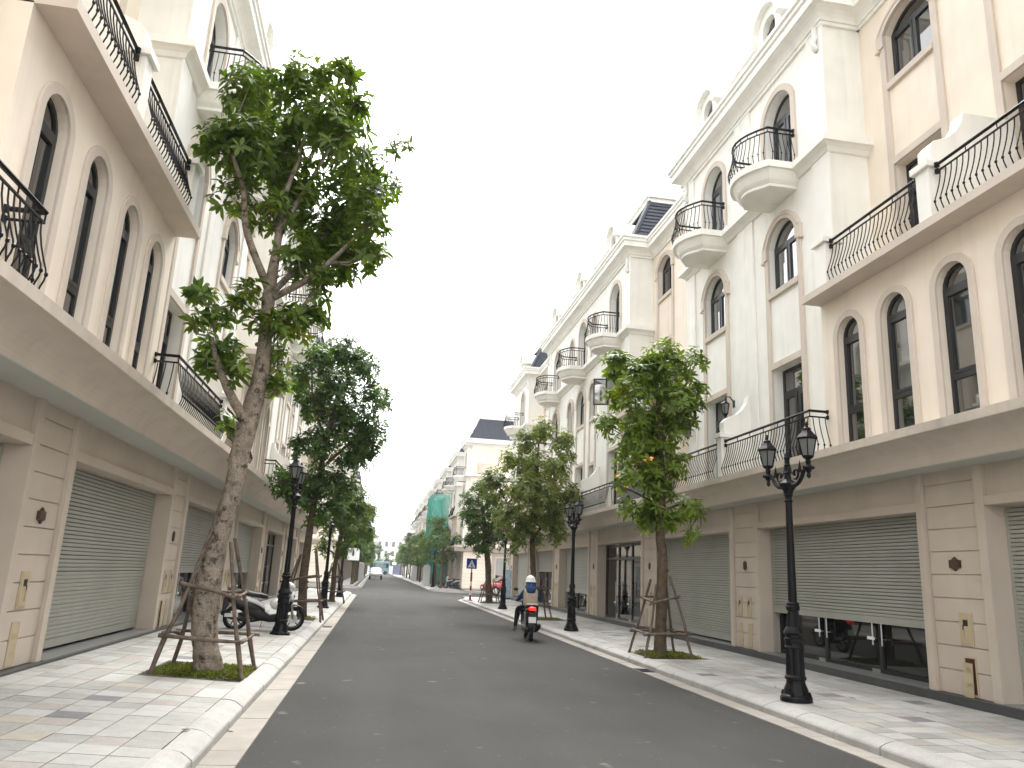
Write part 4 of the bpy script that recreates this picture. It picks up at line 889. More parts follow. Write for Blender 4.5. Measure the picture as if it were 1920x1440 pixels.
def tree(key, label, zb, leafm, bark, L, dens, nobj, simple, group='street trees', depth=.9, seed=1, flare=1.35, drop=.35, rs=.8):
    (bx, by), cl, br = TREES[key]; rnd = random.Random(seed); base = Vector((bx, by, zb))
    T = thing('tree', label, 'tree', base, group)
    xs = [c[0] for c in cl]; zs_ = [c[1] for c in cl]
    offs = lambda z: 0
    # branches bend towards and away from the camera as well as sideways
    ybr = []
    for i, q in enumerate(br):
        if i == 0: ybr.append([.0] * len(q)); continue
        d = rnd.choice((-1, 1)) * rnd.uniform(.2, .55); ybr.append([d * math.hypot(c[0] - q[0][0], c[1] - q[0][1]) for c in q])
    for i, q in enumerate(br):
        b = MB(); rad = [c[2] * rs for c in q]; pts = [base + Vector((c[0], ybr[i][j], c[1])) for j, c in enumerate(q)]
        if i == 0:
            pts = [pts[0] - Vector((0, 0, .12)), pts[0] + Vector((0, 0, .13)), (pts[0] + pts[1]) / 2] + pts[1:]; rad = [rad[0] * flare * 1.12, rad[0] * 1.14, rad[0] * .98] + rad[1:]
        limb(b, pts, rad, 14 if i == 0 else 8, rnd, .05 if i == 0 else .07)
        if i == 0:      # scars of cut limbs
            for _ in range(9):
                k = rnd.randint(2, len(pts) - 2); t = rnd.random(); c = pts[k] * (1 - t) + pts[k + 1 if k + 1 < len(pts) else k] * t; rr = rad[k]; a = rnd.uniform(PI * .9, PI * 2.1)
                d = Vector((math.cos(a), math.sin(a), .25)); b.tube([c + d * rr * .8, c + d * (rr * 1.03), c + d * (rr * 1.16)], [rr * .34, rr * .27, rr * .12], 7)
        b.build('trunk' if i == 0 else 'branch', bark, T, smooth=True)
    if key == 'L1': cl = [(x, z, r * (.84 if z < 5.3 else 1.)) for x, z, r in cl]
    clumps = []
    xc = sum(xs) / len(xs)
    for (dx, dz, r) in cl:
        near = [x for x, z in zip(xs, zs_) if abs(z - dz) < .8]; half = max(.25, (max(near) - min(near)) / 2); xm = (max(near) + min(near)) / 2
        room = half * math.sqrt(max(.05, 1 - ((dx - xm) / (half + .3)) ** 2)) * depth
        nb = min(((math.hypot(c[0] - dx, c[1] - dz), ybr[i][j]) for i, q in enumerate(br) for j, c in enumerate(q)), key=lambda q: q[0])[1]
        for y in ((nb + rnd.uniform(-.22, .22), room * rnd.uniform(-1, 1)) if half > .5 else (nb * .8 + rnd.uniform(-.15, .15),)):
            clumps.append((base + Vector((dx + rnd.uniform(-.06, .06), y, dz + rnd.uniform(-.06, .06))), r * 1.08))
    # twigs from the limbs out to the clumps
    nodes = [base + Vector((c[0], ybr[i][j], c[1])) for i, q in enumerate(br) for j, c in enumerate(q) if j >= len(q) // 2 or i]
    tb = MB()
    for c, r in clumps:
        n = min(nodes, key=lambda q: (q - c).length + (.8 if q.z > c.z + .1 else 0)); m = (n + c) / 2 + Vector((rnd.uniform(-.08, .08), rnd.uniform(-.08, .08), -.06))
        tb.tube([n, m, c, c + (c - m).normalized() * r * .6], [.016, .011, .008, .004], 4)
    tb.build('twig', bark, T, kind='stuff')
    A = make_leaves(clumps, L, dens, rnd, droop=drop)
    cam_d = np.linalg.norm(A[:, :3, 3] - np.array([0, 0, 1.6]), axis=1) + np.random.RandomState(seed).uniform(0, .5, len(A))
    order = np.argsort(cam_d)
    if nobj:
        tv, tf = leaf_template(False)
        if 'leaf' + leafm not in _balm:
            me = bpy.data.meshes.new('leaf'); me.from_pydata([tuple(p) for p in tv], [], tf); me.materials.append(M[leafm]); _balm['leaf' + leafm] = me
        for i in order[:nobj]:
            mx = Matrix([list(r) for r in A[i]]); o = bpy.data.objects.new('leaf', _balm['leaf' + leafm]); COL.objects.link(o); o.parent = T
            o.matrix_basis = Matrix.Translation(-base) @ mx
    B = A[order[nobj:]].copy(); B[:, :3, 3] -= np.array(base)
    f = link('foliage', leaf_mesh('foliage', B, simple, leafm), None, T); f['kind'] = 'stuff'
    return T
T1 = tree('L1', 'tall tree nearest the camera, thick pale mottled trunk in stakes on grass', .165, 'leafA', 'bark', .195, 205, 300, False, seed=3, depth=.7, rs=.78)
tree('L2', 'tall dense dark tree with staked trunk, just past the parked scooter', .17, 'leafC', 'bark2', .20, 165, 300, False, seed=5, rs=.60)
tree('L3', 'small tree in a stake frame by the side road corner, scooter side', .17, 'leafA', 'bark2', .21, 130, 0, True, seed=7, rs=.6)
tree('R1', 'bushy yellow green tree staked before the plain closed shutter, rider side', .155, 'leafB', 'bark2', .20, 180, 300, False, seed=9, rs=.64)
tree('R2', 'pale olive tree rising right behind the rider in the white helmet', .155, 'leafD', 'bark2', .21, 140, 0, True, seed=11, rs=.52)
tree('R3', 'dark green tree beside the triangle road sign', .155, 'leafC', 'bark2', .22, 140, 0, True, seed=13, rs=.72)

def stakes(key, label, zf, hw, top, rtop, levels, seed, rot=0.):
    (bx, by) = TREES[key][0]; rnd = random.Random(seed); base = Vector((bx, by, zf))
    F = thing('stake_frame', label, 'tree stakes', base, 'wooden frames propping street trees')
    cs = [(-1, -1), (1, -1), (1, 1), (-1, 1)]; leg = {}
    for i, (a, c) in enumerate(cs):
        p0 = base + Vector((a * hw, c * hw, -.05)); p1 = base + Vector((a * rtop, c * rtop, top + rnd.uniform(-.12, .12))); leg[i] = (p0, p1)
        m = (p0 + p1) / 2 + Vector((rnd.uniform(-.03, .03), rnd.uniform(-.03, .03), 0)); q = p0.lerp(p1, .25) + Vector((rnd.uniform(-.02, .02), rnd.uniform(-.02, .02), 0))
        b = MB(); limb(b, [p0, q, m, p1], [.030, .028, .026, .022], 7, rnd, .14); b.build('stake', 'wood', F, smooth=True)
    for z in levels:
        for i in range(4):
            a, c = leg[i], leg[(i + 1) % 4]; ta = (z - .0) / (top); pa = a[0].lerp(a[1], ta); pc = c[0].lerp(c[1], ta + rnd.uniform(-.02, .02)); d = (pc - pa).normalized()
            out = ((pa + pc) / 2 - base); out.z = 0; out = out.normalized() * .04
            b = MB(); limb(b, [pa - d * rnd.uniform(.06, .14) + out, (pa + pc) / 2 + out + Vector((0, 0, rnd.uniform(-.02, .02))), pc + d * rnd.uniform(.05, .12) + out], [.027, .024, .022], 7, rnd, .14); b.build('crossbar', 'wood', F, smooth=True)
    return F
stakes('L1', 'wooden frame of four stakes around the thick mottled trunk', .165, .56, 1.75, .13, (.50, 1.06), 2)
stakes('L2', 'wooden stake frame behind the parked scooter and black lamp base', .17, .55, 1.75, .20, (.50, 1.08), 4)
stakes('L3', 'thin wooden stake frame at the side road corner of the scooter side', .17, .50, 1.5, .12, (.45, 1.0), 6)
stakes('R1', 'wooden stake frame before the plain closed shutter', .155, .50, 1.45, .15, (.48, 1.08), 8)
stakes('R2', 'wooden stake frame half hidden by the rider', .155, .50, 1.5, .14, (.48, 1.05), 10)
stakes('R3', 'low wooden stake frame beside the triangle road sign', .155, .50, 1.2, .16, (.46,), 12)

def grass_patch(x0, x1, y0, y1, z, n, label, seed):
    rnd = random.Random(seed)
    b = MB(); nx, ny = 14, 14; vs = []; fs = []
    for i in range(nx + 1):
        for j in range(ny + 1):
            e = min(i, nx - i, j, ny - j) / 4; vs.append((x0 + (x1 - x0) * i / nx, y0 + (y1 - y0) * j / ny, z - .02 + .045 * min(1, e) + rnd.uniform(0, .02)))
    for i in range(nx):
        for j in range(ny): k = i * (ny + 1) + j; fs.append((k, k + ny + 1, k + ny + 2, k + 1))
    b.add(vs, fs); o = b.build('soil', 'soil'); tag(o, 'square of soil at the foot of ' + label, 'tree pit', kind='structure')
    A = np.zeros((n, 4, 4)); A[:, 3, 3] = 1
    for i in range(n):
        x, y = rnd.uniform(x0, x1), rnd.uniform(y0, y1); e = min(x - x0, x1 - x, y - y0, y1 - y); a = rnd.uniform(0, 6.28); t = rnd.uniform(.3, 1.3)
        if rnd.random() > .35 + e * 4 : continue
        X, Y, Z = basis(Vector((math.cos(a) * math.cos(t), math.sin(a) * math.cos(t), math.sin(t))), Vector((0, 0, 1))); l = rnd.uniform(.025, .075)
        A[i, :3, 0] = X * l; A[i, :3, 1] = Y * l * 1.0; A[i, :3, 2] = Z * l; A[i, :3, 3] = (x, y, z + min(1, e / .15) * .03)
    A = A[np.abs(A[:, 0, 3]) > 0]
    tag(link('grass', leaf_mesh('grass', A, True, 'grass')), 'short grass around the foot of ' + label, 'grass', kind='stuff')
y = TREES['L1'][0][1]; grass_patch(-2.74, -1.52, y - .61, y + .61, .17, 6500, 'the thick mottled tree', 1)
y = TREES['L2'][0][1]; grass_patch(-2.74, -1.52, y - .61, y + .61, .175, 1500, 'the tree past the scooter', 2)
y = TREES['L3'][0][1]; grass_patch(-2.74, -1.52, y - .61, y + .61, .175, 600, 'the scooter side corner tree', 3)
y = TREES['R1'][0][1]; grass_patch(5.37, 6.48, y - .59, y + .59, .155, 3000, 'the yellow green tree', 4)
y = TREES['R2'][0][1]; grass_patch(5.37, 6.48, y - .59, y + .59, .155, 900, 'the tree behind the rider', 5)
y = TREES['R3'][0][1]; grass_patch(5.37, 6.48, y - .59, y + .59, .155, 600, 'the tree by the road sign', 6)

# far street trees: three crowns built once, then copied along both kerbs
def far_tree(seed, h, w, leafm, label, x, y, z):
    rnd = random.Random(seed); base = Vector((x, y, z)); T = thing('tree', label, 'tree', base, 'distant street trees')
    b = MB(); limb(b, [base, base + Vector((.05, 0, h * .25)), base + Vector((0, .1, h * .5)), base + Vector((.1, 0, h * .8))], [.15, .12, .10, .04], 8, rnd); b.build('trunk', 'bark2', T, smooth=True)
    cl = []
    for _ in range(26):
        t = rnd.random(); zz = h * (.36 + .58 * t); rr = w * math.sqrt(max(.1, 1 - (2 * t - .85) ** 2 / 1.4)); a = rnd.uniform(0, 6.28); q = rr * math.sqrt(rnd.random())
        cl.append((base + Vector((q * math.cos(a), q * math.sin(a), zz)), rnd.uniform(.4, .62)))
    b = MB()
    for _ in range(6): c = rnd.choice(cl)[0]; n = base + Vector((0, 0, h * rnd.uniform(.3, .55))); b.tube([n, (n + c) / 2 + Vector((0, 0, .1)), c], [.05, .035, .015], 5)
    b.build('branch', 'bark2', T)
    A = make_leaves(cl, .30, 62, rnd, (5, 7)); A[:, :3, 3] -= np.array(base); f = link('foliage', leaf_mesh('foliage', A, True, leafm), None, T); f['kind'] = 'stuff'; return T
protos = []
spots = [(x, y) for y in (69, 77, 85, 93, 101, 110, 120, 131, 143, 156, 170, 186) for x in (5.7, -1.85)]
for i, (x, y) in enumerate(spots):
    r_side = x > 0
    if i == 0: lab = 'big leafy tree in front of the green scaffold netting'
    elif i == 1: lab = 'tree with the white board sign, first beyond the side road near the white car'
    elif y < 115: lab = ('distant tree in the row by the netting, ' if r_side else 'distant tree in the row beside the white car, ') + {77: 'second', 85: 'third', 93: 'fourth', 101: 'fifth', 110: 'sixth'}[y] + ' from the side road'
    else: lab = 'tiny hazy tree far down the street ' + ('on the netting side' if r_side else 'on the white car side')
    z = .165
    if i < 4:
        o = far_tree(50 + i, (6.3, 7.0, 6.6, 7.6)[i], (1.8, 1.5, 1.7, 1.75)[i], ('leafC', 'leafC', 'leafA', 'leafC')[i], lab, x, y, z); protos.append(o)
    else:
        o0 = protos[random.choice((1, 2, 3))]; o = copy_tree(o0); o.location = (x + random.uniform(-.15, .15), y, z); o.rotation_euler.z = random.uniform(0, 6.28); s = random.uniform(.86, 1.1); o.scale = (s, s, s); o['label'] = lab
for i, (x, y) in enumerate(((-5.5, 232), (-2.6, 240), (.6, 246), (3.6, 238), (7.2, 233), (10.0, 244))):
    o = copy_tree(protos[i % 3 + 1]); o.location = (x, y, 0); o.rotation_euler.z = i * 1.3; o.scale = (1.25, 1.25, .95 + .1 * (i % 3)); o['label'] = 'hazy tree in front of the pale block closing the street'
# ---------------------------------------------------------------- street lamps
def lamp(x, y, z, label):
    T = thing('street_lamp', label, 'street lamp', (x, y, z), 'black cast iron street lamps'); B_ = Vector((x, y, z))
    b = MB(); b.lathe([(.205, z), (.205, z + .05), (.19, z + .075), (.165, z + .09), (.15, z + .16), (.125, z + .22), (.118, z + .26)], x, y, 16)
    for k in range(4): a = PI / 4 + k * PI / 2; b.lathe([(.03, z + .05), (.028, z + .10), (.012, z + .13)], x + .17 * math.cos(a), y + .17 * math.sin(a), 6)
    b.build('base', 'iron', T)
    b = MB(); b.lathe([(.118, z + .26), (.138, z + .28), (.138, z + .305), (.118, z + .33)], x, y, 16); b.lathe([(.122, z + .33), (.110, z + .66)], x, y, 24, flute=.10)
    b.lathe([(.118, z + .66), (.130, z + .68), (.118, z + .70), (.118, z + .735), (.132, z + .76), (.132, z + .785), (.112, z + .80), (.112, z + .835), (.138, z + .86), (.12, z + .90), (.095, z + .94)], x, y, 16)
    b.lathe([(.095, z + .94), (.088, z + 1.02), (.070, z + 1.14)], x, y, 20, flute=.08); b.lathe([(.070, z + 1.14), (.088, z + 1.155), (.092, z + 1.20), (.078, z + 1.215), (.085, z + 1.24), (.07, z + 1.26)], x, y, 16)
    b.build('pedestal', 'iron', T)
    b = MB(); b.lathe([(.058, z + 1.26), (.050, z + 2.0), (.044, z + 2.66)], x, y, 16); b.lathe([(.05, z + 2.60), (.062, z + 2.62), (.05, z + 2.64)], x, y, 14); b.lathe([(.05, z + 2.68), (.064, z + 2.70), (.05, z + 2.72)], x, y, 14); b.build('shaft', 'iron', T, smooth=False)
    b = MB(); b.lathe([(.045, z + 2.66), (.07, z + 2.76), (.115, z + 2.82), (.125, z + 2.86), (.08, z + 2.90), (.05, z + 2.92), (.042, z + 2.99), (.055, z + 3.01), (.042, z + 3.03), (.036, z + 3.10), (.048, z + 3.12), (.036, z + 3.14), (.036, z + 3.20), (.045, z + 3.22), (.03, z + 3.26), (.012, z + 3.31)], x, y, 14); b.build('finial', 'iron', T)
    for s in (-1, 1):
        b = MB(); P = [(x, y + s * .08, z + 2.84), (x, y + s * .24, z + 2.83), (x, y + s * .36, z + 2.90), (x, y + s * .44, z + 3.0), (x, y + s * .55, z + 3.02)]; pp, rr = smooth_path(P, [.034, .030, .028, .026, .024], 4); b.tube(pp, rr, 7)
        C = Vector((x, y + s * .22, z + 2.98)); b.tube([C + Vector((0, s * .085 * math.cos(t), .085 * math.sin(t))) * (1 - .07 * k) for k, t in enumerate([i * .75 - 2.2 for i in range(9)])], .018, 6)
        b.tube([(x, y + s * .06, z + 3.12), (x, y + s * .10, z + 3.02), (x, y + s * .17, z + 2.96)], .012, 5); b.lathe([(.034, z + 2.98), (.03, z + 3.01), (.002, z + 3.15)], x, y + s * .33, 6)
        b.lathe([(.002, z + 2.87), (.03, z + 2.90), (.022, z + 2.95), (.042, z + 2.98), (.06, z + 3.02), (.045, z + 3.05)], x, y + s * .55, 10)
        for q in (-1, 1): b.lathe([(.01, z + 3.0), (.022, z + 3.02), (.01, z + 3.04)], x + q * .07, y + s * .55, 6)
        b.build('bracket', 'iron', T)
        yy = y + s * .55; z1 = z + 3.05; L_ = MB()
        L_.lathe([(.03, z1), (.042, z1 + .05), (.035, z1 + .08), (.075, z1 + .105), (.085, z1 + .125), (.075, z1 + .13)], x, yy, 6)
        L_.lathe([(.13, z1 + .345), (.150, z1 + .355), (.150, z1 + .37), (.095, z1 + .43), (.062, z1 + .47), (.058, z1 + .50), (.03, z1 + .515), (.018, z1 + .54), (.032, z1 + .555), (.008, z1 + .60)], x, yy, 6)
        for k in range(6): a = 2 * PI * k / 6; L_.tube([(x + .076 * math.cos(a), yy + .076 * math.sin(a), z1 + .12), (x + .128 * math.cos(a), yy + .128 * math.sin(a), z1 + .35)], .009, 4)
        lo = L_.build('lantern', 'iron', T); g = MB(); g.lathe([(.070, z1 + .127), (.124, z1 + .347)], x, yy, 6); g.build('lantern_glass', 'lampglass', lo)
    return T
L0 = lamp(5.60, 10.02, .155, 'nearest black lamp with two lanterns, before the half raised shutter')
for (x, y, lab) in ((5.50, 21.8, 'black lamp on the kerb between the rider and the glass shopfront'), (5.46, 33.6, 'black lamp between the rider and the red car'), (-1.82, 17.14, 'black lamp with the parked scooter behind its base'), (-1.68, 28.5, 'second black lamp of the scooter side, before a small staked tree'), (-1.60, 39.2, 'small black lamp closest to the side road on the scooter side'), (5.2, 72, 'tiny black lamp under the trees by the green netting')):
    o = copy_tree(L0); o.location = (x, y, .16); o['label'] = lab
# ---------------------------------------------------------------- litter and leaves on the ground
def ground_leaf(x, y, z, s, label, m='deadleaf'):
    b = MB(); a = random.uniform(0, 6.28); c, d = math.cos(a), math.sin(a)
    P = [(0, 0, .004), (.35, .2, .03), (.35, -.2, .012), (.75, .16, .045), (.75, -.14, .02), (1, 0, .05), (.38, 0, .01), (.75, 0, .03)]
    b.add([(x + s * (p[0] * c - p[1] * d), y + s * (p[0] * d + p[1] * c), z + p[2] * s * 4) for p in P], [(0, 6, 1), (0, 2, 6), (6, 7, 3, 1), (2, 4, 7, 6), (7, 5, 3), (4, 5, 7)])
    tag(b.build('fallen_leaf', m), label, 'fallen leaf', 'fallen leaves')
for q in ((-1.46, 7.55, .17, .11, 'curled red brown leaf at the edge of the near kerb'), (1.05, 6.85, .004, .09, 'pale brown leaf lying alone on the near asphalt'), (6.55, 10.15, .185, .10, 'dark red leaf right of the nearest lamp base'), (5.95, 11.2, .17, .09, 'dark brown leaf on the tiles just beyond the nearest lamp'), (6.9, 9.2, .18, .06, 'small brown leaf scrap on the tiles near the open hatch'), (-2.3, 12.3, .2, .06, 'tiny dark leaf behind the grass of the thick tree'), (-1.2, 8.3, .014, .09, 'brown leaf in the gutter by the thick tree')): ground_leaf(*q)

for sd, y, lab in ((-1, 21.9, 'dark drain grate in the gutter by the second tall tree'), (1, 14.0, 'dark drain grate in the gutter between the nearest lamp and its tree')):
    x = -1.27 if sd < 0 else 5.12; b = MB(); a0, a1 = sorted((x - sd * .01, x - sd * .26))
    for q in ((a0, a1, y, y + .03), (a0, a1, y + .42, y + .45)): b.box(q[0], q[1], q[2], q[3], .0, .022)
    for k in range(7): c = a0 + (a1 - a0) * (k + .5) / 7; b.box(c - .008, c + .008, y + .03, y + .42, .0, .021)
    b.box(a0, a1, y + .03, y + .42, .0, .0135); tag(b.build('drain_grate', 'iron'), lab, 'drain grate', 'drain grates in the gutters')
# ---------------------------------------------------------------- scooters
def place(root, objs, loc, rz, rx=0., ry=0.):
    root.location = loc; root.rotation_euler = (rx, ry, rz)
def scooter(label, body, group=None, lit=False, helmet_mirror=True):
    """built facing +y on the origin, then moved by its root"""
    T = thing('scooter', label, 'scooter', (0, 0, 0), group)
    def wheel(y, r=.275, wd=.045):
        n = 20; b = MB(); prof = [(-wd, r - .075), (-wd, r - .035), (-wd * .6, r - .006), (0, r), (wd * .6, r - .006), (wd, r - .035), (wd, r - .075), (0, r - .085)]
        rings = [[(u, y + q * math.cos(2 * PI * k / n), r + q * math.sin(2 * PI * k / n)) for u, q in prof] for k in range(n + 1)]
        b.loft(rings, cap=False); w = b.build('wheel', 'tyre', T, smooth=True)
        c = MB(); q0, q1 = r - .085, r - .068
        rings = [[(u, y + q * math.cos(2 * PI * k / n), r + q * math.sin(2 * PI * k / n)) for u, q in ((-.04, q1), (.04, q1), (.035, q0 - .012), (-.035, q0 - .012))] for k in range(n + 1)]; c.loft(rings, cap=False)
        for k in range(5): a = 2 * PI * k / 5 + .3; c.tube([(0, y + .03 * math.cos(a), r + .03 * math.sin(a)), (0, y + q0 * math.cos(a + .12), r + q0 * math.sin(a + .12))], [.018, .012], 5)
        c.loft([[(u, y + .045 * math.cos(2 * PI * k / 10), r + .045 * math.sin(2 * PI * k / 10)) for k in range(10)] for u in (-.05, .05)])
        c.build('rim', 'steel' if lit else 'frame', w)
        c = MB(); c.tube([(s_ * .042, y + (q1 - .004) * math.cos(2 * PI * k / 24), r + (q1 - .004) * math.sin(2 * PI * k / 24)) for s_ in (1,) for k in range(25)], .0035, 4); c.tube([(-.042, y + (q1 - .004) * math.cos(2 * PI * k / 24), r + (q1 - .004) * math.sin(2 * PI * k / 24)) for k in range(25)], .0035, 4); c.build('rim_stripe', 'whitepaint', w)
        if y > 0:
            d = MB(); d.loft([[(u, y + .10 * math.cos(2 * PI * k / 14), r + .10 * math.sin(2 * PI * k / 14)) for k in range(14)] for u in (.052, .057)]); d.build('brake_disc', 'steel', w)
    wheel(-.62); wheel(.62)
    b = MB(); b.sect([(-.95, .80, .03, .03), (-.88, .77, .09, .06), (-.62, .735, .155, .075), (-.38, .69, .165, .07), (-.18, .61, .15, .055), (-.02, .50, .13, .03)], 14, 2.6); b.build('side_panel', body, T, smooth=True)
    b = MB(); b.sect([(-.90, .70, .04, .04), (-.66, .62, .14, .10), (-.40, .56, .155, .12), (-.18, .48, .14, .11), (-.02, .40, .12, .09)], 14, 2.6); b.build('lower_panel', 'blackplastic', T, smooth=True)
    b = MB(); b.sect([(-.86, .86, .07, .025), (-.78, .855, .12, .045), (-.5, .84, .145, .055), (-.34, .80, .14, .06), (-.12, .77, .12, .06), (.0, .74, .07, .045), (.03, .73, .03, .02)], 14, 2.8); b.build('seat', 'blackplastic', T, smooth=True)
    b = MB(); b.sect([(-.62, .52, .05, .04), (-.45, .50, .13, .12), (-.2, .42, .14, .19), (-.02, .33, .15, .12), (.1, .28, .155, .09), (.34, .29, .155, .09), (.42, .38, .14, .12)], 12, 3); b.build('floorboard', 'blackplastic', T, smooth=True)
    b = MB(); b.sect([(-.80, .29, .05, .045), (-.66, .28, .075, .075), (-.4, .30, .095, .10), (-.22, .31, .09, .09), (-.1, .30, .05, .05)], 12, 2.3); b.v = [(x - .085, y, z) for x, y, z in b.v]; b.build('engine', 'blackplastic', T, smooth=True)
    b = MB(); b.tube([(-.05, .1, .42), (-.14, -.3, .42), (-.15, -.62, .5)], .01, 5); b.tube([(-.14, -.62, .30), (-.16, -.70, .70)], .022, 7); b.build('shock_absorber', 'steel', T)
    b = MB(); b.tube([(.06, -.05, .25), (.13, -.3, .22), (.155, -.5, .27), (.165, -.62, .31), (.165, -.94, .40)], [.02, .025, .055, .065, .055], 10); b.tube([(.165, -.93, .40), (.165, -.96, .405)], [.03, .028], 8); b.build('exhaust', 'blackplastic', T, smooth=True)
    b = MB(); b.box(.226, .232, -.88, -.6, .32, .40); b.build('heat_guard', 'steel', T)
    b = MB(); rings = []
    for k in range(9):
        t = k / 8; y = .40 + .14 * math.sin(t * PI * .9) - .02 * t; z = .36 + .66 * t; w = .15 - .045 * t + .02 * math.sin(t * PI)
        rings.append([(w * u, y + .05 * (1 - u * u) + dy, z) for u, dy in ((-1, -.02), (-.6, 0), (0, .02), (.6, 0), (1, -.02), (.6, -.05), (0, -.045), (-.6, -.05))])
    b.loft(rings); b.build('leg_shield', 'blackplastic', T, smooth=True)
    b = MB(); b.sect([(.44, .70, .14, .10), (.52, .74, .135, .15), (.575, .76, .10, .12), (.60, .75, .05, .06)], 12, 2.4); b.sect([(.43, .92, .11, .06), (.50, .90, .10, .08), (.555, .87, .06, .05)], 12, 2.4); b.build('front_panel', body, T, smooth=True)
    b = MB(); b.sect([(.36, 1.02, .05, .05), (.44, 1.03, .14, .075), (.54, 1.0, .12, .06), (.60, .97, .06, .03)], 12, 2.4); b.build('headlight_cowl', body, T, smooth=True)
    b = MB(); b.sect([(.545, .80, .10, .05), (.60, .78, .085, .04), (.615, .775, .05, .025)], 12, 2.2); b.build('headlight', 'lampglass', T, smooth=True)
    for s in (-1, 1):
        b = MB(); b.sect([(.50, .70, .03, .022, s * .13), (.56, .69, .028, .02, s * .12), (.58, .685, .01, .01, s * .115)], 8, 2); b.build('indicator', 'orange' if False else 'lampglass', T)
        b = MB(); b.tube([(s * .062, .55, .62), (s * .062, .62, .275)], [.022, .026], 8); b.build('front_fork', 'steel', T)
        b = MB(); b.tube([(s * .05, .38, 1.06), (s * .18, .36, 1.07), (s * .33, .29, 1.06)], .012, 6); b.tube([(s * .22, .345, 1.07), (s * .345, .285, 1.06)], .019, 8); b.tube([(s * .2, .40, 1.075), (s * .33, .33, 1.065)], .006, 4); b.build('handlebar', 'blackplastic', T)
        b = MB(); b.tube([(s * .21, .36, 1.07), (s * .27, .35, 1.18), (s * .30, .34, 1.22)], .007, 5); b.sect([(.33, 1.235, .01, .01, s * .31), (.34, 1.235, .065, .042, s * .31), (.365, 1.235, .05, .03, s * .31), (.375, 1.235, .01, .01, s * .31)], 12, 2.2); b.build('mirror', 'blackplastic', T)
    b = MB(); rings = []
    for k in range(8):
        a = R_(10 + 140 * k / 7); q = .31; rings.append([(u, .62 + (q + dz) * math.cos(a), .275 + (q + dz) * math.sin(a)) for u, dz in ((-.06, -.02), (-.035, .012), (.035, .012), (.06, -.02), (.03, -.005), (-.03, -.005))])
    b.loft(rings); b.build('front_mudguard', 'blackplastic', T, smooth=True)
    b = MB(); b.prism([(-.93, .70), (-.86, .72), (-.80, .55), (-.90, .36), (-.93, .35)], 'v', -.075, .075); b.build('rear_mudguard', 'blackplastic', T, bevel=.01)
    b = MB(); b.sect([(-.985, .79, .02, .015), (-.97, .79, .085, .042), (-.93, .795, .10, .05), (-.88, .80, .09, .04)], 12, 3); b.build('tail_lamp', 'tail' if lit else 'redpaint', T, smooth=True)
    b = MB(); b.box(-.095, .095, -.957, -.95, .46, .60); b.build('number_plate', 'sticker', T, bevel=.004)
    if not lit: b = MB(); b.tube([(-.15, .0, .27), (-.21, -.06, .02), (-.20, -.10, .01)], .011, 6); b.build('kickstand', 'steel', T)
    b = MB(); b.tube([(-.13, -.62, .9 - .02), (-.13, -.86, .90), (.13, -.86, .90), (.13, -.62, .88)], .014, 7); b.build('grab_rail', 'steel' if lit else 'blackplastic', T)
    return T
SP = scooter('white and black scooter parked across the tiles behind a lamp base', 'whitepaint', 'scooters')
b = MB(); [b.box(s * .158 - .004, s * .158 + .004, -.62 + k * .035, -.597 + k * .035, .735 - k * .012, .762 - k * .012) for s in (-1, 1) for k in range(6)]; b.build('maker_lettering', 'blackplastic', SP)
SP.location = (-2.24, 17.75, .20); SP.scale = (.94, .94, .94); SP.rotation_euler = (0, R_(5), R_(-76))
b = MB(); b.sect([(-.13, 0, .02, .02), (-.11, 0, .09, .08), (0, .02, .125, .12), (.09, .01, .11, .10), (.125, 0, .04, .04)], 14, 2); hp = b.build('helmet', 'whitepaint', smooth=True); hp.location = (-2.02, 17.66, .74); tag(hp, 'silver white helmet hanging on the parked scooter', 'helmet')
SR = scooter('black scooter carrying the rider, red tail lamp lit', 'blackplastic', 'scooters', lit=True)
RP = Vector((4.02, 20.45, 0)); SR.location = RP; SR.rotation_euler = (0, R_(-1), R_(-5))

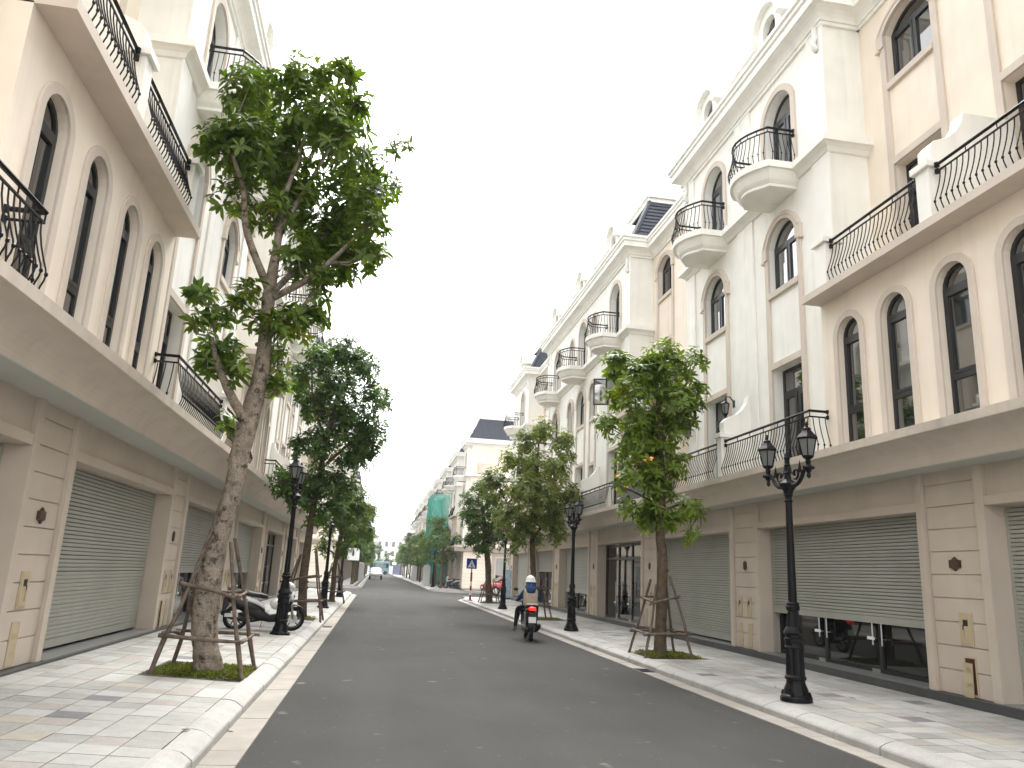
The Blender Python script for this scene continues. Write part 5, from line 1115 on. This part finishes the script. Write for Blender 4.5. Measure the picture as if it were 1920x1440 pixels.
# ---------------------------------------------------------------- the rider
def skin_body(name, pts, edges, radii, root, sub=2):
    me = bpy.data.meshes.new(name); me.from_pydata(pts, edges, []); o = bpy.data.objects.new(name, me); COL.objects.link(o)
    sk = o.modifiers.new('skin', 'SKIN'); sk.use_smooth_shade = True; sk.branch_smoothing = .6
    sv = me.skin_vertices[0].data
    for i, r in enumerate(radii): sv[i].radius = r if isinstance(r, tuple) else (r, r); sv[i].use_root = (i == root)
    su = o.modifiers.new('sub', 'SUBSURF'); su.levels = su.render_levels = sub
    dg = bpy.context.evaluated_depsgraph_get(); res = bpy.data.meshes.new_from_object(o.evaluated_get(dg)); bpy.data.objects.remove(o); return res
def person_rider():
    P_ = thing('person', 'person in white helmet, blue hooded jacket and khaki vest riding away', 'person', RP)
    pts = [(0, -.30, .93), (0, -.30, 1.06), (0, -.27, 1.22), (0, -.24, 1.34), (0, -.21, 1.43), (0, -.17, 1.50), (0, -.15, 1.60),      # 0 pelvis .. 6 head
           (-.17, -.25, 1.33), (-.27, -.12, 1.14), (-.31, .14, 1.08), (-.30, .28, 1.08),     # 7 left arm
           (.17, -.25, 1.33), (.27, -.12, 1.14), (.31, .14, 1.08), (.30, .28, 1.08),         # 11 right arm
           (-.10, -.27, .90), (-.30, .06, .86), (-.35, -.05, .46), (-.36, -.07, .36), (-.40, .10, .32),   # 15 left leg, hanging wide
           (.10, -.27, .90), (.21, .12, .84), (.19, .10, .46), (.19, .08, .40), (.20, .24, .37)]          # 20 right leg on the board
    ed = [(0, 1), (1, 2), (2, 3), (3, 4), (4, 5), (5, 6), (3, 7), (7, 8), (8, 9), (9, 10), (3, 11), (11, 12), (12, 13), (13, 14), (0, 15), (15, 16), (16, 17), (17, 18), (18, 19), (0, 20), (20, 21), (21, 22), (22, 23), (23, 24)]
    rd = [(.165, .13), (.15, .115), (.165, .12), (.15, .11), .06, .085, .095, .078, .060, .045, .038, .078, .060, .045, .038, .10, .075, .055, .05, .04, .10, .075, .055, .05, .04]
    me = skin_body('body', pts, ed, rd, 0)
    for m in ('black_cloth', 'denim', 'skin', 'shoe'): me.materials.append(M[m])
    for p in me.polygons:
        c = p.center
        if c.z > 1.44: k = 2
        elif c.z > .99: k = 2 if c.y > .225 else 1
        else: k = 3 if (c.z < .40 and c.x < 0) or (c.z < .43 and c.x > 0) else 0
        p.material_index = k
    o = link('body', me, None, P_, RP)
    def part(name, b, m, smooth=True): q = link(name, b.mesh(name, (0, 0, 0), smooth), m, P_, RP); return q
    b = MB(); rings = []
    for (yc, z, hw, hd) in ((-.30, .955, .205, .155), (-.30, 1.02, .20, .15), (-.285, 1.14, .195, .145), (-.265, 1.27, .20, .145), (-.25, 1.36, .185, .125), (-.24, 1.415, .135, .095)):
        rings.append([(hw * math.copysign(abs(math.cos(a)) ** .8, math.cos(a)), yc + hd * math.copysign(abs(math.sin(a)) ** .8, math.sin(a)), z) for a in [2 * PI * k / 18 for k in range(18)]])
    b.loft(rings); part('vest', b, 'vest')
    b = MB(); b.box(-.10, .10, -.405, -.400, 1.20, 1.27); q = part('vest_print', b, 'bluewhite', False)
    b = MB(); b.lathe([(.13, 1.385), (.15, 1.43), (.135, 1.49), (.105, 1.53)], 0, -.225, 16); b.sect([(-.42, 1.36, .05, .04), (-.40, 1.36, .12, .09), (-.34, 1.40, .14, .09), (-.26, 1.44, .12, .07)], 14, 2.2); part('hood', b, 'denim')
    b = MB(); b.lathe([(.112, 1.50), (.118, 1.56), (.115, 1.63)], 0, -.155, 16); part('head_scarf', b, 'denim')
    b = MB(); b.lathe([(.150, 1.575), (.152, 1.59), (.135, 1.60), (.130, 1.65), (.112, 1.70), (.075, 1.735), (.03, 1.75), (.003, 1.752)], 0, -.155, 20)
    b.prism([(-.10, .11), (.10, .11), (.07, .17), (0, .19), (-.07, .17)], 'z', 1.577, 1.588); b.v = [(x, y - (.155 if False else 0), z) for x, y, z in b.v]
    b.tube([(0, -.30, 1.60), (0, -.24, 1.70), (0, -.155, 1.76), (0, -.06, 1.70), (0, -.01, 1.60)], .012, 6); part('helmet', b, 'helmet')
    for s in (-1, 1):     # gloved hands closed on the grips
        for k in range(4):
            x = s * (.262 + .021 * k); b = MB(); b.tube([(x, .255, 1.088), (x, .295, 1.094), (x, .318, 1.072), (x, .305, 1.045), (x, .28, 1.04)], [.011, .011, .010, .009, .008], 6); part('finger', b, 'skin')
        b = MB(); b.tube([(s * .262, .25, 1.075), (s * .245, .268, 1.05), (s * .25, .29, 1.038)], [.013, .012, .010], 6); part('thumb', b, 'skin')
    for s, c in ((-1, Vector((-.385, .02, .305))), (1, Vector((.195, .15, .355)))):
        b = MB(); b.sect([(-.10, .0, .035, .03), (-.06, .012, .045, .045), (.02, .01, .048, .042), (.10, -.005, .05, .028), (.16, -.012, .03, .016)], 12, 2.6); b.v = [(x + c.x, y + c.y, z + c.z) for x, y, z in b.v]; part('shoe', b, 'shoe')
    for ch in P_.children: ch.location = (0, 0, 0)
    P_.location = RP + Vector((0, 0, -.06)); P_.rotation_euler = (0, 0, R_(-5)); P_.scale = (.96, .96, .945); return P_
person_rider()

# ---------------------------------------------------------------- cars and the coach at the far end
def car(label, paint, loc, rz, suv):
    T = thing('car', label, 'car', (0, 0, 0)); h = .12 if suv else 0.
    b = MB(); b.sect([(-2.2, .62 + h, .70, .20), (-2.12, .64 + h, .86, .30), (-1.3, .66 + h, .92, .34), (0, .66 + h, .93, .35), (1.2, .64 + h, .92, .33), (1.95, .60 + h, .86, .27), (2.2, .55 + h, .68, .18)], 20, 4); b.build('body', paint, T, smooth=True)
    b = MB(); e = -1.9 if suv else -1.5
    b.sect([(e - .25, .98 + h, .72, .10), (e + .05, 1.12 + h, .76, .30), (-.4, 1.18 + h, .77, .36), (.35, 1.15 + h, .76, .34), (.75, 1.02 + h, .78, .22), (1.25, .90 + h, .80, .05)], 20, 4); cb = b.build('cabin', paint, T, smooth=True)
    b = MB(); b.add([(-.66, .62, 1.36 + h), (.66, .62, 1.36 + h), (.74, 1.20, .99 + h), (-.74, 1.20, .99 + h)], [(0, 1, 2, 3)]); b.v = [(x, y + .05, z + .05) for x, y, z in b.v]; b.build('windscreen', 'glass', T)
    for s in (-1, 1):
        b = MB(); b.prism([(-1.55, 1.02 + h), (.75, 1.02 + h), (.35, 1.36 + h), (-1.3, 1.40 + h)], 'v', s * .765 - .02, s * .765 + .02); b.build('side_window', 'glass', T)
        b = MB(); b.sect([(1.98, .72 + h, .10, .06, s * .66), (2.12, .70 + h, .14, .06, s * .62), (2.17, .69 + h, .08, .03, s * .6)], 10, 3); b.build('headlight', 'lampglass', T)
        b = MB(); b.sect([(.80, 1.03 + h, .06, .05, s * .98), (.90, 1.03 + h, .11, .07, s * .98), (.95, 1.03 + h, .05, .04, s * .98)], 10, 3); b.build('mirror', paint, T)
        for y in (-1.35, 1.38):
            b = MB(); n = 16; rings = [[(u, y + q * math.cos(2 * PI * k / n), .34 + q * math.sin(2 * PI * k / n)) for u, q in ((s * .70, .20), (s * .70, .33), (s * .80, .345), (s * .93, .335), (s * .94, .20))] for k in range(n + 1)]; b.loft(rings, cap=False); w = b.build('wheel', 'tyre', T)
            b = MB(); b.loft([[(u, y + .21 * math.cos(2 * PI * k / n), .34 + .21 * math.sin(2 * PI * k / n)) for k in range(n)] for u in (s * .86, s * .93)]); b.build('rim', 'steel', w)
    b = MB(); b.box(-.52, .52, 2.10, 2.19, .60 + h, .72 + h); b.box(-.62, .62, 2.06, 2.18, .34 + h, .46 + h); b.build('grille', 'blackplastic', T)
    b = MB(); b.box(-.26, .26, 2.19, 2.205, .50 + h, .60 + h); b.build('number_plate', 'sticker', T)
    T.location = loc; T.rotation_euler = (0, 0, rz); return T
car('small white car coming towards the camera far down the street', 'whitepaint', (.12, 116, 0), R_(180), True)
car('dark red car half hidden by the tree beside the triangle sign', 'redpaint', (10.3, 60.3, 0), R_(97), False)
T = thing('coach', 'teal blue coach standing across the far end of the street', 'coach', (1.3, 214, 0))
b = MB(); b.box(-1.6, 3.6, 213, 215.4, .45, 3.4); b.build('body', 'busblue', T, bevel=.12)
for k in range(5): b = MB(); b.box(-1.45 + k, -.6 + k, 212.97, 213.02, 1.7, 2.9); b.build('window', 'glass', T)
for x in (-.6, 2.6): b = MB(); b.loft([[(x + .5 * math.cos(2 * PI * k / 14), y, .5 + .5 * math.sin(2 * PI * k / 14)) for k in range(14)] for y in (212.95, 213.3)]); b.build('wheel', 'tyre', T)
T = thing('market_stall', 'purple market stall right of the coach at the street end', 'stall', (5.6, 205, 0))
b = MB(); b.box(4.4, 6.8, 205, 207, 0, 2.6); b.build('counter', 'purple', T); b = MB(); b.prism([(204.6, 2.6), (207.4, 2.6), (206, 3.3)], 'v', 4.2, 7.0); b.build('awning', 'busblue', T)

# ---------------------------------------------------------------- signs and small street furniture
T = thing('road_sign', 'blue square road sign with white triangle on a red and white post', 'road sign', (5.10, 42.3, .15))
b = MB(); b.lathe([(.14, .15), (.14, .19), (.05, .20)], 5.10, 42.3, 10); b.build('foot', 'red', T)
for k in range(6): b = MB(); b.lathe([(.055, .2 + .235 * k), (.055, .2 + .235 * (k + 1) - .002)], 5.10, 42.3, 10); b.build('stripe', 'red' if k % 2 == 0 or k == 5 else 'sticker', T)
b = MB(); b.lathe([(.03, 1.60), (.03, 2.34)], 5.10, 42.3, 8); b.build('post', 'frame', T)
b = MB(); b.box(4.80, 5.36, 42.24, 42.262, 1.80, 2.34); p = b.build('sign_plate', 'blue', T, bevel=.01)
b = MB(); b.prism([(4.87, 1.87), (5.29, 1.87), (5.08, 2.27)], 'y', 42.234, 42.239); b.build('triangle', 'sticker', p)
b = MB(); b.tube([(5.05, 42.23, 1.91), (5.08, 42.23, 2.0), (5.08, 42.23, 2.08)], .022, 5); b.tube([(5.12, 42.23, 1.91), (5.08, 42.23, 2.0)], .018, 5); b.lathe([(.002, 2.09), (.028, 2.115), (.002, 2.14)], 5.08, 42.23, 8); b.build('walking_figure', 'frame', p)
T = thing('banner_stand', 'pale blue banner stand before the last shop of the rider side', 'banner', (7.72, 45.6, .18))
b = MB(); b.box(7.50, 7.92, 45.6, 45.63, .22, 1.85); b.build('banner', 'bluewhite', T); b = MB(); b.box(7.44, 7.98, 45.5, 45.75, .18, .26); b.build('foot', 'blue', T); b = MB(); b.box(7.84, 7.925, 45.59, 45.6, .28, 1.8); b.build('edge_print', 'blue', T)
T = thing('notice_board', 'white square board on a post at the far tree by the white car', 'notice board', (-1.95, 67.5, .16))
b = MB(); b.box(-2.42, -1.42, 67.45, 67.49, 2.15, 3.15); b.build('board', 'sticker', T); b = MB(); b.tube([(-1.92, 67.52, .1), (-1.92, 67.52, 3.1)], .04, 6); b.build('post', 'frame', T)
b = MB(); b.box(-2.02, -1.86, 67.44, 67.449, 2.5, 2.9); b.build('print', 'frame', T)
for x, y, lab in ((5.05, 79, 'pale concrete block post at the kerb by the green netting'), (5.0, 104, 'small pale post at the kerb far down the netting side'), (-1.55, 88, 'pale post behind the far trees near the white car')):
    b = MB(); b.prism([(x - .35, .1), (x - .35, 1.9), (x - .25, 2.1), (x + .25, 2.1), (x + .35, 1.9), (x + .35, .1)], 'y', y, y + .4); tag(b.build('kerb_post', 'whitepaint', bevel=.03), lab, 'post')
o = copy_tree(SP); o.location = (6.3, 70.5, .17); o.rotation_euler = (0, 0, R_(60)); o['label'] = 'far parked motorbike left of the tree by the netting'
o = copy_tree(SP); o.location = (6.7, 68.9, .17); o.rotation_euler = (0, 0, R_(75)); o['label'] = 'far parked motorbike nearest the corner house'

# ---------------------------------------------------------------- the distant rows beyond the side road
def far_row(sd):
    dv = -.55; F = 66.7; R = sd > 0; side = 'netting side' if R else 'white car side'
    def unit(k, y, lab, first=False):
        """one house, half white bay and half cream front"""
        if k: return house(sd, y, y + 6.0, [('W', y, y + 3.4, [y + 1.75], [], (1, 0) if first else (0, 1), (y + .1, y + 3.4, (0, 1)), ()), ('C', y + 3.4, y + 6.0, [y + 4.1, y + 5.3], [y + 4.7], (0, 0), [], None, [(y + 3.6, y + 5.9)])], lab, 2, dv, [(y + .7, 2)], [(y + 1.36, y + 5.9, 'q', .36, .36)], 0, 'distant townhouses', 'white2', 'cream', depth=18)
        return house(sd, y, y + 6.0, [('C', y, y + 2.6, [y + .7, y + 1.9], [y + 1.3], (0, 1), [y + 2.1], None, [(y + .2, y + 2.0)]), ('W', y + 2.6, y + 6.0, [y + 4.2], [], (1, 0), (y + 2.6, y + 5.9, (1, 0)), ())], lab, 2, dv, [(y + .7, 2)], [(y + 1.36, y + 5.9, 'q', .36, .36)], 0, 'distant townhouses', 'white2', 'cream', depth=18)
    A = unit(1, F, 'corner house beyond the side road with slate mansard flank' if R else 'corner house beyond the side road, mostly behind trees', True)
    B = unit(0, F + 6, 'distant house second from the side road, ' + side); C_ = unit(1, F + 12, 'distant house third from the side road, ' + side)
    for i in range(3, 16):
        o = copy_tree(B if i % 2 else C_); o.location.y += (i - (1 if i % 2 else 2)) * 6.0
        o['label'] = 'distant house, %s from the side road, %s' % (('fourth', 'fifth', 'sixth')[i - 3], side) if i < 6 else 'tiny distant house far down the street, %s' % side
    # flank of the corner house
    b = MB(sd, dv); wall(b, F - .25, F - .0, 9.2, 18, .2, ZC, []) if False else None
    b.box(8.0, 18, F - .25, F - .003, 3.8, ZC + .02); b.build('side_wall', 'cream', A)
    b = MB(sd, dv); b.box(7.8, 18, F - .2, F - .003, .2, 3.33); po = b.build('side_base', 'beige', A)
    for k in range(10): b = MB(sd, dv); b.box(7.78, 10.2, F - .235, F - .20, .31 + .3 * k, .31 + .3 * k + .285); b.build('panel', 'cream', po)
    b = MB(sd, dv); b.box(10.6, 14.2, F - .24, F - .2, .3, 2.9); b.build('shop_window', 'glass', A); b = MB(sd, dv)
    for q in ((10.5, 10.6, .3, 3.0), (14.2, 14.3, .3, 3.0), (10.6, 14.2, 2.9, 3.0)): b.box(q[0], q[1], F - .26, F - .2, q[2], q[3])
    b.build('shop_frame', 'trim', A)
    b = MB(sd, dv); b.prism([(F - z_, z) for z_, z in ((.0, 3.33), (.45, 3.33), (.55, 3.45), (.75, 3.62), (.8, 3.67), (.8, 3.8), (0, 3.8))], 'v', 7.0, 18); b.build('canopy', 'trim', A)
    b = MB(sd, dv); rings = []
    for o_, h_ in ((.0, 0), (.06, .08), (.14, .17), (.32, .245), (.32, .40), (.40, .52), (.40, .62), (0, .63)): rings.append([(7.4, F - .25 - o_, ZC + h_), (18, F - .25 - o_, ZC + h_), (18, F, ZC + h_), (7.4, F, ZC + h_)])
    b.loft(rings); b.build('cornice', 'white2', A)
    b = MB(sd, dv); b.box(7.6, 18, F - .47, F - .2, ZB - .02, ZB + .14); b.build('storey_band', 'white2', A)
    for x in (12.0, 15.4):
        b = MB(sd, dv); b.prism([(x - .6, 10.7), (x - .6, 11.6)] + arc(x - .6, x + .6, 11.6, .4)[1:-1] + [(x + .6, 11.6), (x + .6, 10.7)], 'y', F - .27, F - .25); b.build('window', 'glass', A)
    b = MB(sd, dv); b.box(8.6, 8.9, F - .6, F - .25, 10.0, 10.9); b.tube([(8.9, F - .5, 10.8), (12, F - .5, 10.8)], .03, 6); b.build('terrace_rail', 'trim', A)
far_row(1); far_row(-1)
# green netting on scaffold tubes in front of the fourth distant house
T = thing('scaffold_net', 'green safety netting hung on scaffolding in front of the distant row', 'scaffold netting', (6.2, 84, .2))
for (x0, y0, x1, y1, z0, z1) in ((5.3, 82.0, 5.3, 89, 3.2, 9.5), (5.3, 82.0, 7.2, 82.0, .3, 9.5), (5.3, 89.1, 7.0, 89.1, 3.2, 9.5), (5.1, 82.1, 5.3, 88, .3, 3.2)):
    b = MB(); n = 10; m_ = 8; vs = []; fs = []
    for i in range(n + 1):
        for j in range(m_ + 1):
            u = i / n; w = j / m_; vs.append((x0 + (x1 - x0) * u + .10 * math.sin(i * 2.1 + j), y0 + (y1 - y0) * u + .06 * math.sin(i + j * 1.7), z0 + (z1 - z0) * w))
    for i in range(n):
        for j in range(m_): k = i * (m_ + 1) + j; fs.append((k, k + 1, k + m_ + 2, k + m_ + 1))
    b.add(vs, fs); b.build('net_sheet', 'net', T)
b = MB()
for y in (82.1, 84.4, 86.7, 89.0): b.tube([(5.4, y, .2), (5.4, y, 10.0)], .04, 5)
for z in (3.2, 5.3, 7.4, 9.5): b.tube([(5.4, 81.8, z), (5.4, 89.3, z)], .035, 5)
b.build('scaffold_pole', 'steel', T)
# pale block that closes the street
T = thing('apartment_block', 'pale four storey block closing the far end of the street', 'building', (6, 262, 0))
b = MB(); b.box(-22, 34, 262, 276, 0, 11.8); b.build('wall', 'white2', T); b = MB(); b.box(-22.4, 34.4, 261.5, 276.2, 11.8, 12.5); b.build('cornice', 'white2', T)
for i in range(24):
    for z in (2.6, 5.6, 8.6): b = MB(); x = -20 + i * 2.25; b.box(x, x + .95, 261.95, 262.02, z, z + 1.6); b.build('window', 'glass', T)

# ---------------------------------------------------------------- thin haze in the air
b = MB(); b.box(-60, 70, -40, 300, -1.5, 22); hz = b.build('haze'); hz.data.materials.clear()
hm = bpy.data.materials.new('thin haze'); hm.use_nodes = True; t = hm.node_tree; t.nodes.clear()
pv = t.nodes.new('ShaderNodeVolumePrincipled'); pv.inputs['Color'].default_value = (.95, .97, 1, 1); pv.inputs['Density'].default_value = .00035; pv.inputs['Anisotropy'].default_value = .2
ou = t.nodes.new('ShaderNodeOutputMaterial'); t.links.new(pv.outputs[0], ou.inputs['Volume']); hz.data.materials.append(hm); tag(hz, 'thin pale haze filling the street air', 'haze', kind='stuff')
